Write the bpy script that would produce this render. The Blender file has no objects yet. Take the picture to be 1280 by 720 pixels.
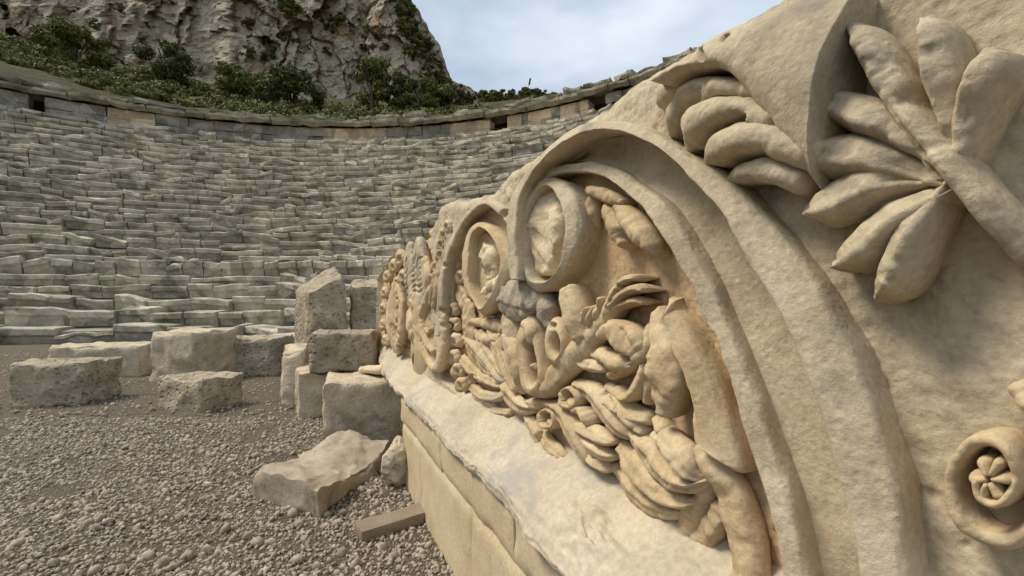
import bpy, bmesh, math, random
import numpy as np
R = math.radians
random.seed(7)
scn = bpy.context.scene
COL = scn.collection

# ------------------------------------------------------------------ camera
CH = 1.26                     # eye height above the gravel
F = 560.0                     # focal length in photo pixels (1280 wide)
PITCH = math.atan(12.0 / F)
cam = bpy.data.cameras.new("camera")
cam.sensor_width = 36.0
cam.lens = F / 1280.0 * 36.0
cam.clip_start = 0.02
cam.clip_end = 2000.0
camo = bpy.data.objects.new("camera", cam)
COL.objects.link(camo)
camo.location = (0, 0, CH)
camo.rotation_euler = (math.pi / 2 + PITCH, 0, 0)
scn.camera = camo

# ------------------------------------------------------------------ light
SUN_EL, SUN_AZ = 55.0, -86.0      # azimuth measured from +Y towards +X
w = bpy.data.worlds.new("World")
scn.world = w
w.use_nodes = True
nt = w.node_tree
bg = nt.nodes["Background"]
sky = nt.nodes.new("ShaderNodeTexSky")
sky.sky_type = 'NISHITA'
sky.sun_disc = False
sky.sun_elevation = R(SUN_EL)
sky.sun_rotation = R(SUN_AZ)
sky.air_density = 1.0
sky.dust_density = 2.5
tc = nt.nodes.new("ShaderNodeTexCoord")
mp = nt.nodes.new("ShaderNodeMapping")
mp.inputs["Scale"].default_value = (1.5, 1.5, 3.6)
mp.inputs["Location"].default_value = (0.6, 0.35, 0.2)
nz = nt.nodes.new("ShaderNodeTexNoise")
nz.inputs["Scale"].default_value = 1.7
nz.inputs["Detail"].default_value = 7.0
nz.inputs["Roughness"].default_value = 0.52
cr = nt.nodes.new("ShaderNodeValToRGB")
cr.color_ramp.elements[0].position = 0.30
cr.color_ramp.elements[0].color = (0.35, 0.35, 0.35, 1)
cr.color_ramp.elements[1].position = 0.62
cr.color_ramp.elements[1].color = (1, 1, 1, 1)
nz2 = nt.nodes.new("ShaderNodeTexNoise")
nz2.inputs["Scale"].default_value = 2.6
nz2.inputs["Detail"].default_value = 5.0
cr2 = nt.nodes.new("ShaderNodeValToRGB")
cr2.color_ramp.elements[0].position = 0.32
cr2.color_ramp.elements[0].color = (3.5, 4.1, 4.85, 1)
cr2.color_ramp.elements[1].position = 0.70
cr2.color_ramp.elements[1].color = (5.2, 5.7, 6.3, 1)
mx = nt.nodes.new("ShaderNodeMix")
mx.data_type = 'RGBA'
L = nt.links.new
L(tc.outputs["Generated"], mp.inputs["Vector"])
L(mp.outputs["Vector"], nz.inputs["Vector"])
L(mp.outputs["Vector"], nz2.inputs["Vector"])
L(nz.outputs["Fac"], cr.inputs["Fac"])
L(nz2.outputs["Fac"], cr2.inputs["Fac"])
L(cr.outputs["Color"], mx.inputs["Factor"])
L(sky.outputs["Color"], mx.inputs["A"])
L(cr2.outputs["Color"], mx.inputs["B"])
L(mx.outputs["Result"], bg.inputs["Color"])
bg.inputs["Strength"].default_value = 0.088

sun = bpy.data.lights.new("sun", 'SUN')
sun.energy = 2.0
sun.angle = R(20)
sun.color = (1.0, 0.91, 0.76)
suno = bpy.data.objects.new("sun", sun)
COL.objects.link(suno)
from mathutils import Vector
sd = Vector((math.sin(R(SUN_AZ)) * math.cos(R(SUN_EL)), math.cos(R(SUN_AZ)) * math.cos(R(SUN_EL)), math.sin(R(SUN_EL))))
suno.rotation_euler = (-sd).to_track_quat('-Z', 'Y').to_euler()

vs = scn.view_settings
vs.view_transform = 'Standard'
vs.look = 'None'
vs.exposure = 0.86
vs.gamma = 1.0
vs.use_curve_mapping = False

# ------------------------------------------------------------------ noise
_rs = np.random.RandomState(11)
_perm = np.concatenate([_rs.permutation(256)] * 3).astype(np.int32)
_val = (_rs.rand(256) * 2 - 1).astype(np.float32)

def vn(x, y, z=0.0):
    x = np.asarray(x, np.float32); y = np.asarray(y, np.float32)
    z = np.zeros_like(x) + np.float32(z) if np.isscalar(z) else np.asarray(z, np.float32)
    xi = np.floor(x).astype(np.int32); yi = np.floor(y).astype(np.int32); zi = np.floor(z).astype(np.int32)
    fx = x - xi; fy = y - yi; fz = z - zi
    fx = fx * fx * (3 - 2 * fx); fy = fy * fy * (3 - 2 * fy); fz = fz * fz * (3 - 2 * fz)
    xi &= 255; yi &= 255; zi &= 255
    def h(i, j, k):
        return _val[_perm[_perm[_perm[(xi + i) & 255] + ((yi + j) & 255)] + ((zi + k) & 255)] & 255]
    def lerp(a, b, t): return a + (b - a) * t
    c00 = lerp(h(0, 0, 0), h(1, 0, 0), fx); c10 = lerp(h(0, 1, 0), h(1, 1, 0), fx)
    c01 = lerp(h(0, 0, 1), h(1, 0, 1), fx); c11 = lerp(h(0, 1, 1), h(1, 1, 1), fx)
    return lerp(lerp(c00, c10, fy), lerp(c01, c11, fy), fz)

def fbm(x, y, z=0.0, o=4, g=0.5):
    a = 1.0; s = 0.0; f = 1.0
    for i in range(o):
        s = s + a * vn(np.asarray(x) * f + 17.3 * i, np.asarray(y) * f + 5.1 * i, np.asarray(z) * f if not np.isscalar(z) else z * f + 3.7 * i)
        a *= g; f *= 2.03
    return s

def ridged(x, y, z=0.0, o=4):
    a = 1.0; s = 0.0; f = 1.0
    for i in range(o):
        s = s + a * (1 - 2 * np.abs(vn(np.asarray(x) * f + 9.1 * i, np.asarray(y) * f + 4.7 * i, np.asarray(z) * f)))
        a *= 0.5; f *= 2.1
    return s

# ------------------------------------------------------------------ scene helpers
def link(o, parent=None):
    COL.objects.link(o)
    if parent is not None:
        o.parent = parent
    return o

def mesh_np(name, V, Fc, mat, parent=None, smooth=True):
    V = np.asarray(V, np.float32); Fc = np.asarray(Fc, np.int32)
    k = Fc.shape[1]
    me = bpy.data.meshes.new(name)
    me.vertices.add(len(V)); me.vertices.foreach_set("co", V.ravel())
    me.loops.add(Fc.size); me.loops.foreach_set("vertex_index", Fc.ravel())
    me.polygons.add(len(Fc))
    me.polygons.foreach_set("loop_start", np.arange(0, Fc.size, k, dtype=np.int32))
    me.polygons.foreach_set("use_smooth", np.full(len(Fc), smooth, dtype=bool))
    me.update(calc_edges=True); me.validate()
    if mat is not None: me.materials.append(mat)
    return link(bpy.data.objects.new(name, me), parent)

class MB:
    """collects quads (triangles repeat a vertex) into one mesh"""
    def __init__(s): s.V = []; s.F = []; s.n = 0
    def add(s, V, Fc):
        V = np.asarray(V, np.float32).reshape(-1, 3); Fc = np.asarray(Fc, np.int32)
        s.V.append(V); s.F.append(Fc + s.n); s.n += len(V)
    def build(s, name, mat, parent=None, smooth=True):
        return mesh_np(name, np.concatenate(s.V), np.concatenate(s.F), mat, parent, smooth)

def empty(name, loc, label=None, cat=None, group=None):
    o = bpy.data.objects.new(name, None)
    o.empty_display_size = 0.2
    o.location = loc
    COL.objects.link(o)
    return tag(o, label, cat, group)

def tag(o, label=None, cat=None, group=None, kind=None):
    if label: o["label"] = label
    if cat: o["category"] = cat
    if group: o["group"] = group
    if kind: o["kind"] = kind
    return o

def put(o, root):
    """parent o (built in world coordinates) to root, moving its mesh into root's frame"""
    o.parent = root
    if o.type == 'MESH':
        n = len(o.data.vertices)
        co = np.empty(n * 3, np.float32); o.data.vertices.foreach_get("co", co)
        co = co.reshape(-1, 3) - np.array(root.location, np.float32)
        o.data.vertices.foreach_set("co", co.ravel()); o.data.update()
    return o

def recenter(o):
    """move a world-coordinate mesh's origin to its base"""
    n = len(o.data.vertices)
    co = np.empty(n * 3, np.float32); o.data.vertices.foreach_get("co", co)
    co = co.reshape(-1, 3)
    c = np.array([co[:, 0].mean(), co[:, 1].mean(), co[:, 2].min()], np.float32)
    o.data.vertices.foreach_set("co", (co - c).ravel()); o.data.update()
    o.location = c
    return o

def grid_faces(nu, nv, wrap=False):
    i = np.arange(nu if wrap else nu - 1); j = np.arange(nv - 1)
    I, J = np.meshgrid(i, j, indexing='ij')
    I2 = (I + 1) % nu
    return np.stack([I * nv + J, I2 * nv + J, I2 * nv + J + 1, I * nv + J + 1], -1).reshape(-1, 4)

# ray of a photo pixel (metres per metre of depth), relative to the camera point
cp, sp_ = math.cos(PITCH), math.sin(PITCH)
def ray(px, py):
    a = (np.asarray(px, float) - 640) / F; b = (360 - np.asarray(py, float)) / F
    return a, cp - b * sp_, sp_ + b * cp
def at(px, py, Y):
    x, y, z = ray(px, py); t = Y / y
    return np.array([x * t, Y, z * t + CH])
def on_ground(px, py, z=0.0):
    x, y, zz = ray(px, py); t = (z - CH) / zz
    return np.array([x * t, y * t, z])

# ------------------------------------------------------------------ materials
def lin(c): return tuple(((v / 255.0) / 12.92 if v / 255.0 <= 0.04045 else ((v / 255.0 + 0.055) / 1.055) ** 2.4) for v in c) + (1,)

def stone(name, cols, scale=6.0, bump=0.4, bdist=0.01, spots=None, spot_scale=3.0, spot_thr=0.58, rough=0.9, fine=60.0, pits=0.0, cell=0.0):
    m = bpy.data.materials.new(name); m.use_nodes = True
    n = m.node_tree.nodes; l = m.node_tree.links.new
    b = n["Principled BSDF"]; b.inputs["Roughness"].default_value = rough
    b.inputs["Specular IOR Level"].default_value = 0.2
    g = n.new("ShaderNodeNewGeometry")
    t1 = n.new("ShaderNodeTexNoise"); t1.inputs["Scale"].default_value = scale; t1.inputs["Detail"].default_value = 9; t1.inputs["Roughness"].default_value = 0.62
    l(g.outputs["Position"], t1.inputs["Vector"])
    r = n.new("ShaderNodeValToRGB")
    e = r.color_ramp.elements
    k = len(cols)
    while len(e) < k: e.new(0.5)
    for i, c in enumerate(cols):
        e[i].position = 0.30 + 0.40 * i / max(1, k - 1); e[i].color = c if len(c) == 4 else (*c, 1)
    l(t1.outputs["Fac"], r.inputs["Fac"])
    col = r.outputs["Color"]
    t2 = n.new("ShaderNodeTexNoise"); t2.inputs["Scale"].default_value = fine; t2.inputs["Detail"].default_value = 6; t2.inputs["Roughness"].default_value = 0.7
    l(g.outputs["Position"], t2.inputs["Vector"])
    # fine speckle
    mr = n.new("ShaderNodeMapRange"); mr.inputs["From Min"].default_value = 0.3; mr.inputs["From Max"].default_value = 0.7
    mr.inputs["To Min"].default_value = 0.78; mr.inputs["To Max"].default_value = 1.14
    l(t2.outputs["Fac"], mr.inputs["Value"])
    mm = n.new("ShaderNodeMix"); mm.data_type = 'RGBA'; mm.blend_type = 'MULTIPLY'; mm.inputs["Factor"].default_value = 1.0
    l(col, mm.inputs["A"]); l(mr.outputs["Result"], mm.inputs["B"]); col = mm.outputs["Result"]
    if spots:
        t3 = n.new("ShaderNodeTexNoise"); t3.inputs["Scale"].default_value = spot_scale; t3.inputs["Detail"].default_value = 8; t3.inputs["Roughness"].default_value = 0.65
        mpn = n.new("ShaderNodeMapping"); mpn.inputs["Location"].default_value = (3.1, 7.7, 1.3)
        l(g.outputs["Position"], mpn.inputs["Vector"]); l(mpn.outputs["Vector"], t3.inputs["Vector"])
        for q, (c, thr) in enumerate(spots):
            rr = n.new("ShaderNodeValToRGB"); rr.color_ramp.elements[0].position = thr - 0.04; rr.color_ramp.elements[1].position = thr + 0.07
            if q % 2 == 1:
                inv = n.new("ShaderNodeMath"); inv.operation = 'SUBTRACT'; inv.inputs[0].default_value = 1.0
                l(t3.outputs["Fac"], inv.inputs[1]); l(inv.outputs[0], rr.inputs["Fac"])
            else:
                l(t3.outputs["Fac"], rr.inputs["Fac"])
            m2 = n.new("ShaderNodeMix"); m2.data_type = 'RGBA'; m2.inputs["B"].default_value = c
            l(rr.outputs["Color"], m2.inputs["Factor"]); l(col, m2.inputs["A"]); col = m2.outputs["Result"]
    if cell > 0:      # every stone has its own tone
        vc = n.new("ShaderNodeTexVoronoi"); vc.inputs["Scale"].default_value = cell
        l(g.outputs["Position"], vc.inputs["Vector"])
        sx = n.new("ShaderNodeSeparateColor"); l(vc.outputs["Color"], sx.inputs["Color"])
        vr = n.new("ShaderNodeMapRange"); vr.inputs["To Min"].default_value = .62; vr.inputs["To Max"].default_value = 1.22
        l(sx.outputs["Red"], vr.inputs["Value"])
        m3 = n.new("ShaderNodeMix"); m3.data_type = 'RGBA'; m3.blend_type = 'MULTIPLY'; m3.inputs["Factor"].default_value = 1.0
        l(col, m3.inputs["A"]); l(vr.outputs["Result"], m3.inputs["B"]); col = m3.outputs["Result"]
    l(col, b.inputs["Base Color"])
    h = t2.outputs["Fac"]
    ad = n.new("ShaderNodeMath"); ad.operation = 'MULTIPLY_ADD'; ad.inputs[1].default_value = 2.0
    l(t1.outputs["Fac"], ad.inputs[0]); l(h, ad.inputs[2]); h = ad.outputs[0]
    if pits > 0:
        v = n.new("ShaderNodeTexVoronoi"); v.inputs["Scale"].default_value = fine * 0.6
        l(g.outputs["Position"], v.inputs["Vector"])
        pr = n.new("ShaderNodeMapRange"); pr.inputs["From Min"].default_value = 0.0; pr.inputs["From Max"].default_value = 0.4
        pr.inputs["To Min"].default_value = -pits; pr.inputs["To Max"].default_value = 0.0
        l(v.outputs["Distance"], pr.inputs["Value"])
        a2 = n.new("ShaderNodeMath"); a2.operation = 'ADD'; l(h, a2.inputs[0]); l(pr.outputs["Result"], a2.inputs[1]); h = a2.outputs[0]
    bp = n.new("ShaderNodeBump"); bp.inputs["Strength"].default_value = bump; bp.inputs["Distance"].default_value = bdist
    l(h, bp.inputs["Height"]); l(bp.outputs["Normal"], b.inputs["Normal"])
    return m

C = lambda r, g, b: (r, g, b, 1)
M = {}
M['cream'] = stone('carved_limestone', [C(.42,.305,.17), C(.555,.425,.26), C(.64,.52,.355)], 5, .5, .005, [(C(.56,.38,.21), .66), (C(.42,.37,.28), .62)], 3.2, fine=90, pits=.35)
M['field'] = stone('ochre_limestone', [C(.38,.26,.14), C(.50,.365,.215), C(.57,.44,.285)], 5, .45, .006, [(C(.52,.34,.18), .58), (C(.50,.44,.34), .64)], 3.6, fine=80)
M['grey'] = stone('weathered_limestone', [C(.36,.30,.20), C(.51,.43,.295), C(.60,.52,.375)], 6, .55, .006, [(C(.27,.24,.18), .59), (C(.62,.53,.385), .61)], 3.0, fine=90, pits=.4)
M['patch'] = stone('fresh_broken_limestone', [C(.62,.48,.29), C(.72,.60,.41), C(.76,.66,.48)], 9, .6, .008, fine=70)
M['nose'] = stone('rough_grey_limestone', [C(.30,.26,.195), C(.44,.38,.29), C(.53,.46,.355)], 12, .8, .010, fine=70)
M['ledge'] = stone('bleached_limestone', [C(.40,.34,.245), C(.51,.44,.325), C(.58,.51,.39)], 4, .22, .004, [(C(.37,.345,.30), .57), (C(.53,.42,.27), .62)], 3.2, fine=60)
M['plinth'] = stone('sawn_limestone', [C(.47,.365,.225), C(.55,.445,.285), C(.61,.505,.345)], 3, .2, .004, [(C(.36,.29,.18), .64)], 2.0, fine=70)
M['seat'] = stone('grey_theatre_stone', [C(.27,.245,.185), C(.47,.43,.335), C(.61,.555,.44)], 1.6, .8, .06, [(C(.225,.215,.135), .60), (C(.56,.505,.39), .60)], 1.2, fine=9, cell=1.5)
M['rim'] = stone('rim_wall_stone', [C(.20,.19,.15), C(.33,.30,.24), C(.42,.38,.31)], 1.5, .6, .05, [(C(.14,.14,.10), .60)], 1.2, fine=10, cell=1.3)
M['cornice'] = stone('cornice_stone', [C(.17,.155,.115), C(.30,.275,.205), C(.42,.385,.295)], 1.8, .7, .05, [(C(.16,.165,.09), .60)], 1.2, fine=10, cell=1.1)
M['repair'] = stone('pale_repair_stone', [C(.50,.38,.22), C(.60,.47,.30), C(.66,.54,.37)], 1.4, .5, .03, fine=9, cell=1.6)
M['block'] = stone('quarried_limestone', [C(.40,.33,.22), C(.53,.45,.32), C(.63,.545,.405)], 4, .8, .014, [(C(.30,.27,.20), .60), (C(.55,.43,.26), .60)], 3.5, fine=38, pits=.6)
M['block_grey'] = stone('pitted_grey_limestone', [C(.28,.24,.17), C(.45,.385,.275), C(.57,.495,.365)], 6, 1.0, .03, [(C(.27,.24,.17), .60), (C(.54,.44,.29), .60)], 4, fine=26, pits=1.2)
M['slab'] = stone('smooth_tan_stone', [C(.28,.23,.16), C(.39,.33,.24), C(.48,.415,.31)], 4, .5, .01, fine=60)
M['beam'] = stone('sawn_brown_stone', [C(.21,.17,.115), C(.26,.21,.15), C(.30,.25,.18)], 6, .25, .004, fine=90)
M['gravel'] = stone('pebble_stone', [C(.17,.14,.105), C(.345,.295,.225), C(.54,.48,.385)], 25, .3, .004, fine=150)
M['soil'] = stone('gravelly_soil', [C(.11,.09,.065), C(.19,.16,.115), C(.30,.255,.195)], 38, 1.0, .02, fine=110, pits=1.0)
M['cliff'] = stone('cliff_limestone', [C(.29,.245,.175), C(.49,.42,.315), C(.62,.545,.425)], .5, .9, .35, [(C(.44,.28,.145), .59), (C(.22,.19,.105), .61)], .2, fine=2.6)
M['turf'] = stone('dry_hill_grass', [C(.045,.05,.018), C(.085,.08,.032), C(.14,.115,.055)], .9, 1.0, .4, fine=4)
M['hill'] = stone('scrub_hillside', [C(.07,.075,.03), C(.16,.14,.075), C(.27,.23,.15)], .16, .6, .4, [(C(.06,.07,.022), .52)], .13, fine=1.4)
def plain(name, c, rough=.7):
    m = bpy.data.materials.new(name); m.use_nodes = True
    n = m.node_tree.nodes; b = n["Principled BSDF"]; b.inputs["Roughness"].default_value = rough
    b.inputs["Specular IOR Level"].default_value = 0.15
    t = n.new("ShaderNodeTexNoise"); t.inputs["Scale"].default_value = 1.3; t.inputs["Detail"].default_value = 6
    g = n.new("ShaderNodeNewGeometry"); m.node_tree.links.new(g.outputs["Position"], t.inputs["Vector"])
    r = n.new("ShaderNodeValToRGB"); r.color_ramp.elements[0].position = .3; r.color_ramp.elements[1].position = .7
    r.color_ramp.elements[0].color = (c[0] * .6, c[1] * .6, c[2] * .6, 1); r.color_ramp.elements[1].color = (c[0] * 1.3, c[1] * 1.3, c[2] * 1.25, 1)
    m.node_tree.links.new(t.outputs["Fac"], r.inputs["Fac"]); m.node_tree.links.new(r.outputs["Color"], b.inputs["Base Color"])
    return m
M['leaf'] = plain('evergreen_leaf', (.135, .142, .040))
M['leaf_dark'] = plain('dark_evergreen_leaf', (.080, .094, .030))
M['leaf_dry'] = plain('dry_scrub_leaf', (.150, .118, .045))
M['bark'] = plain('bark', (.09, .07, .05))
M['iron'] = plain('dark_iron', (.03, .03, .03))
M['cloth'] = plain('flag_cloth', (.05, .06, .09))

# ------------------------------------------------------------------ ground
def ground_z(x, y):
    return 0.02 * fbm(x * 0.9, y * 0.9, 0, 3) - 0.0
ax = np.concatenate([np.linspace(-400, -12, 40), np.linspace(-11.5, 11.5, 240), np.linspace(12, 400, 40)])
ay = np.concatenate([np.linspace(-400, -4, 30), np.linspace(-3.6, 14, 200), np.linspace(15, 500, 60)])
GX, GY = np.meshgrid(ax, ay, indexing='ij')
GZ = ground_z(GX, GY) + .006 * fbm(GX * 9, GY * 9, 0, 3)
tag(mesh_np('ground', np.stack([GX, GY, GZ], -1).reshape(-1, 3), grid_faces(len(ax), len(ay)), M['soil']), kind='structure')

# loose pebbles (one uncountable cover)
def pebble_proto(k):
    t = (1 + 5 ** .5) / 2
    v = np.array([(-1,t,0),(1,t,0),(-1,-t,0),(1,-t,0),(0,-1,t),(0,1,t),(0,-1,-t),(0,1,-t),(t,0,-1),(t,0,1),(-t,0,-1),(-t,0,1)], float)
    v /= np.linalg.norm(v[0])
    f = np.array([(0,11,5),(0,5,1),(0,1,7),(0,7,10),(0,10,11),(1,5,9),(5,11,4),(11,10,2),(10,7,6),(7,1,8),(3,9,4),(3,4,2),(3,2,6),(3,6,8),(3,8,9),(4,9,5),(2,4,11),(6,2,10),(8,6,7),(9,8,1)])
    rs = np.random.RandomState(k)
    v *= (1 + .28 * (rs.rand(12, 1) - .5)) ; v += .12 * (rs.rand(12, 3) - .5)
    return v, f
def rot_rand(rs):
    q = rs.randn(4); q /= np.linalg.norm(q); a, b, c, d = q
    return np.array([[1-2*(c*c+d*d),2*(b*c-a*d),2*(b*d+a*c)],[2*(b*c+a*d),1-2*(b*b+d*d),2*(c*d-a*b)],[2*(b*d-a*c),2*(c*d+a*b),1-2*(b*b+c*c)]])
def scatter_pebbles():
    rs = np.random.RandomState(5)
    protos = [pebble_proto(k) for k in range(8)]
    V = []; Fc = []; n = 0
    def one(x, y, r):
        nonlocal n
        v, f = protos[rs.randint(8)]
        v = (v * r * np.array([1.25, 1.0, .7])) @ rot_rand(rs).T
        v = v + np.array([x, y, float(ground_z(np.array([x]), np.array([y]))[0]) + r * rs.uniform(.05, .45)])
        V.append(v); Fc.append(f + n); n += 12
    for i in range(52000):
        y = -0.6 + 11.0 * rs.rand() ** 1.5
        x = rs.uniform(-1.5 * abs(y) - 1.6, .9)
        if i > 28000: y = 1.3 + 3.4 * rs.rand(); x = rs.uniform(-1.2 * y, -.2)
        if (x + 9.5) ** 2 + (y - 1.6) ** 2 > 118: continue
        if .907 * x + .421 * y > .64: continue
        r = (.0038 + .009 * rs.rand() ** 2.6) * (1 + .10 * y)
        if vn(np.array([x * 1.7]), np.array([y * 1.7]))[0] < -.45 and rs.rand() < .8: continue
        one(x, y, r)
    for i in range(420):
        y = 1.2 + 4 * rs.rand(); x = rs.uniform(-1.2 * y, -.45)
        if .907 * x + .421 * y > .62: continue
        one(x, y, rs.uniform(.02, .032))
    o = mesh_np('gravel', np.concatenate(V), np.concatenate(Fc), M['gravel'], smooth=True)
    tag(o, 'loose pale gravel spread over the ground between the stone blocks', 'gravel', kind='stuff')
scatter_pebbles()

# ------------------------------------------------------------------ theatre
CX, CY = -9.5, 1.6
def polar(r, th, z): return np.stack([CX + r * np.sin(th), CY + r * np.cos(th), z + 0 * r], -1)

SEC = np.array([(-.62, 0.0), (-.62, 1.0), (-.30, 1.0), (-.03, 1.0), (0.0, .93), (0.0, .60), (-.07, .44), (-.11, .0)])
def seat_stone(mb, r0, z0, th0, th1, h, tread, rs, rough=1.0):
    """one irregular seat stone: section swept along the arc, front towards the stage"""
    nseg = 7
    sec = SEC.copy()
    depth = tread + .25
    u = sec[:, 0] / .62 * depth; u = np.where(sec[:, 0] > -.2, sec[:, 0] * 1.2, u)
    zz = sec[:, 1] * h
    th = np.linspace(th0, th1, nseg)
    dr = rs.uniform(-.11, .09) * rough; dz = rs.uniform(-.09, .07) * rough
    tilt = rs.uniform(-.09, .09) * rough; yaw = rs.uniform(-.10, .10) * rough
    T, U = np.meshgrid(th, u, indexing='ij'); _, Z = np.meshgrid(th, zz, indexing='ij')
    q = np.linspace(-1, 1, nseg)[:, None]
    rr = r0 - U + dr + yaw * q
    Zt = z0 + Z + (dz + tilt * q) * (Z > .01)
    px = CX + rr * np.sin(T); py = CY + rr * np.cos(T)
    a = .062 * rough
    k = rs.uniform(0, 100)
    n1 = fbm(px * 2.3 + k, py * 2.3, Zt * 2.3, 3); n2 = fbm(px * 2.3 + 31, py * 2.3 + k, Zt * 2.3 + 7, 3)
    rr2 = rr + a * n1 + .035 * rough * fbm(px * 7, py * 7, Zt * 7, 2)
    Zt = Zt + a * .8 * n2 * (Z > .01)
    Zt = Zt + .025 * rough * fbm(px * 6 + 5, py * 6, Zt * 6, 2) * (Z > .01)
    V = np.stack([CX + rr2 * np.sin(T), CY + rr2 * np.cos(T), Zt], -1).reshape(-1, 3)
    ns = len(u)
    Fc = grid_faces(nseg, ns)
    # end caps (fans of quads)
    cap = [(0, 1, 2, 3), (0, 3, 4, 5), (0, 5, 6, 7)]
    c0 = np.array([[c for c in t[::-1]] for t in cap]); c1 = np.array([[c + (nseg - 1) * ns for c in t] for t in cap])
    mb.add(V, np.concatenate([Fc, c0, c1]))

def rubble(mb, r, z, th, s, rs):
    v, f = pebble_proto(rs.randint(50))
    v = (v * s * np.array([1.3, .9, .75])) @ rot_rand(rs).T
    p = polar(np.array([r]), np.array([th]), z)[0]
    f4 = np.concatenate([f, f[:, :1]], 1)[:, [0, 1, 2, 2]]
    mb.add(v + p, f4)

theatre = empty('theatre', (CX, CY, 0), 'ruined stone theatre with curved rows of worn grey seats below the cliff', 'theatre')
rs = np.random.RandomState(3)
TH0, TH1 = R(-118), R(82)
rows = []
r, z = 11.2, -0.02
for i in range(4):                     # big podium courses at the foot
    rows.append((r, z, .46, .95, 'big')); z += .42; r += .85
for i in range(23):
    h = .40
    rows.append((r, z, h, .42, 'seat')); z += .372 + .004 * (i > 8); r += .425 if i < 20 else .41
RTOP, ZTOP = r, z
for i, (r, z, h, tr, kind) in enumerate(rows):
    mb = MB()
    th = TH0
    while th < TH1:
        Ln = rs.uniform(.8, 1.5) if kind == 'big' else rs.choice([.45, .7, .9, 1.2, 1.6], p=[.12, .25, .28, .22, .13])
        if i == 5: Ln = rs.uniform(.55, .8)
        dth = Ln / r
        if True:
            hh = h * rs.uniform(.86, 1.06) if i != 5 else h * 1.45
            if rs.rand() < .06: hh = h * .5
            seat_stone(mb, r, z, th + .018 / r, th + dth - .016 / r, hh, tr, rs, rs.choice([.3, .6, 1.3]))
        for q in range(rs.poisson(.55 * Ln)):
            rubble(mb, r + rs.uniform(.05, .35), z + h * .98, th + rs.uniform(0, dth), rs.uniform(.05, .17), rs)
        th += dth
    o = mb.build('seat_row', M['seat'], None, smooth=False)
    put(o, theatre)
# stepped core behind the stones so no daylight shows through a missing one
mb = MB()
thc = np.linspace(TH0, TH1, 90)
pr = [(10.9, -.05)]
for (r, z, h, tr, k) in rows: pr += [(r + .22, z - .02), (r + .24, z + h * .72)]
pr += [(RTOP + .3, ZTOP - .1), (RTOP + .3, -1.0)]
pr = np.array(pr)
T, I = np.meshgrid(thc, np.arange(len(pr)), indexing='ij')
mb.add(polar(pr[I, 0], T, pr[I, 1]).reshape(-1, 3), grid_faces(len(thc), len(pr)))
put(mb.build('rubble_core', M['rim'], None, smooth=False), theatre)

# rim: ashlar wall and an overhanging cornice
def ring_block(mb, r0, r1, z0, z1, th0, th1, rs, a=.03, nseg=4, tuck=0.0):
    sec = np.array([(r1, z0), (r1, z1), ((r0 + r1) / 2, z1), (r0, z1), (r0 - .0, (z0 + z1) / 2), (r0 + tuck, z0)])
    th = np.linspace(th0, th1, nseg)
    Tm, I = np.meshgrid(th, np.arange(6), indexing='ij')
    rr = sec[I, 0]; zz = sec[I, 1] + 0 * Tm
    P = polar(rr, Tm, zz)
    k = rs.uniform(0, 50)
    n = a * np.stack([fbm(P[..., 0] * 1.9 + k, P[..., 1] * 1.9, P[..., 2] * 1.9, 3), fbm(P[..., 0] * 1.9, P[..., 1] * 1.9 + k, P[..., 2] * 1.9, 3), fbm(P[..., 0] * 1.9, P[..., 1] * 1.9, P[..., 2] * 1.9 + k, 3)], -1)
    V = (P + n).reshape(-1, 3)
    c0 = np.array([(5, 4, 3, 2), (5, 2, 1, 0)]); c1 = np.array([(0, 1, 2, 5), (2, 3, 4, 5)]) + (nseg - 1) * 6
    mb.add(V, np.concatenate([grid_faces(nseg, 6), c0, c1]))
def thpx(px, rr):
    """angle at which the circle of radius rr is seen in photo column px"""
    dx = (px - 640) / F
    A = dx * dx + 1; B = -2 * (dx * CX + CY); Cc = CX * CX + CY * CY - rr * rr
    y = (-B + math.sqrt(B * B - 4 * A * Cc)) / (2 * A); x = dx * y
    return math.atan2(x - CX, y - CY)
WR = RTOP + .32
ZW0, ZW1, ZC1 = ZTOP - .05, ZTOP + .98, ZTOP + 1.62
pale = [(402, 482), (562, 612), (634, 652), (660, 690), (700, 745), (130, 190)]
pale = [(thpx(a, WR), thpx(b, WR)) for a, b in pale]
doors = [(612, 632), (736, 758), (30, 50)]
doors = [(thpx(a, WR), thpx(b, WR)) for a, b in doors]
mc = MB()
cuts = sorted({TH0, TH1} | {q for ab in pale + doors for q in ab if TH0 < q < TH1})
for ta, tb in zip(cuts[:-1], cuts[1:]):
    m = (ta + tb) / 2
    if tb - ta < .15 / WR or any(a < m < b for a, b in doors): continue
    isP = any(a < m < b for a, b in pale)
    run = MB()
    for course in range(2):
        z0 = ZW0 + course * (ZW1 - ZW0) / 2; z1 = ZW0 + (course + 1) * (ZW1 - ZW0) / 2
        th = ta
        while th < tb - .1 / WR:
            d = min(rs.uniform(.7, 1.5) / WR, tb - th)
            ring_block(run, WR + (0 if isP else rs.uniform(-.04, .08)), WR + .8, z0, z1 - .012, th + .003 / WR, th + d - .006 / WR, rs, .014 if isP else .05)
            th += d
    o = put(run.build('repaired_wall' if isP else 'rim_wall', M['repair' if isP else 'rim'], None, smooth=False), theatre)
    if isP: o['label'] = 'pale new masonry set into the grey rim wall'
th = TH0
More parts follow.
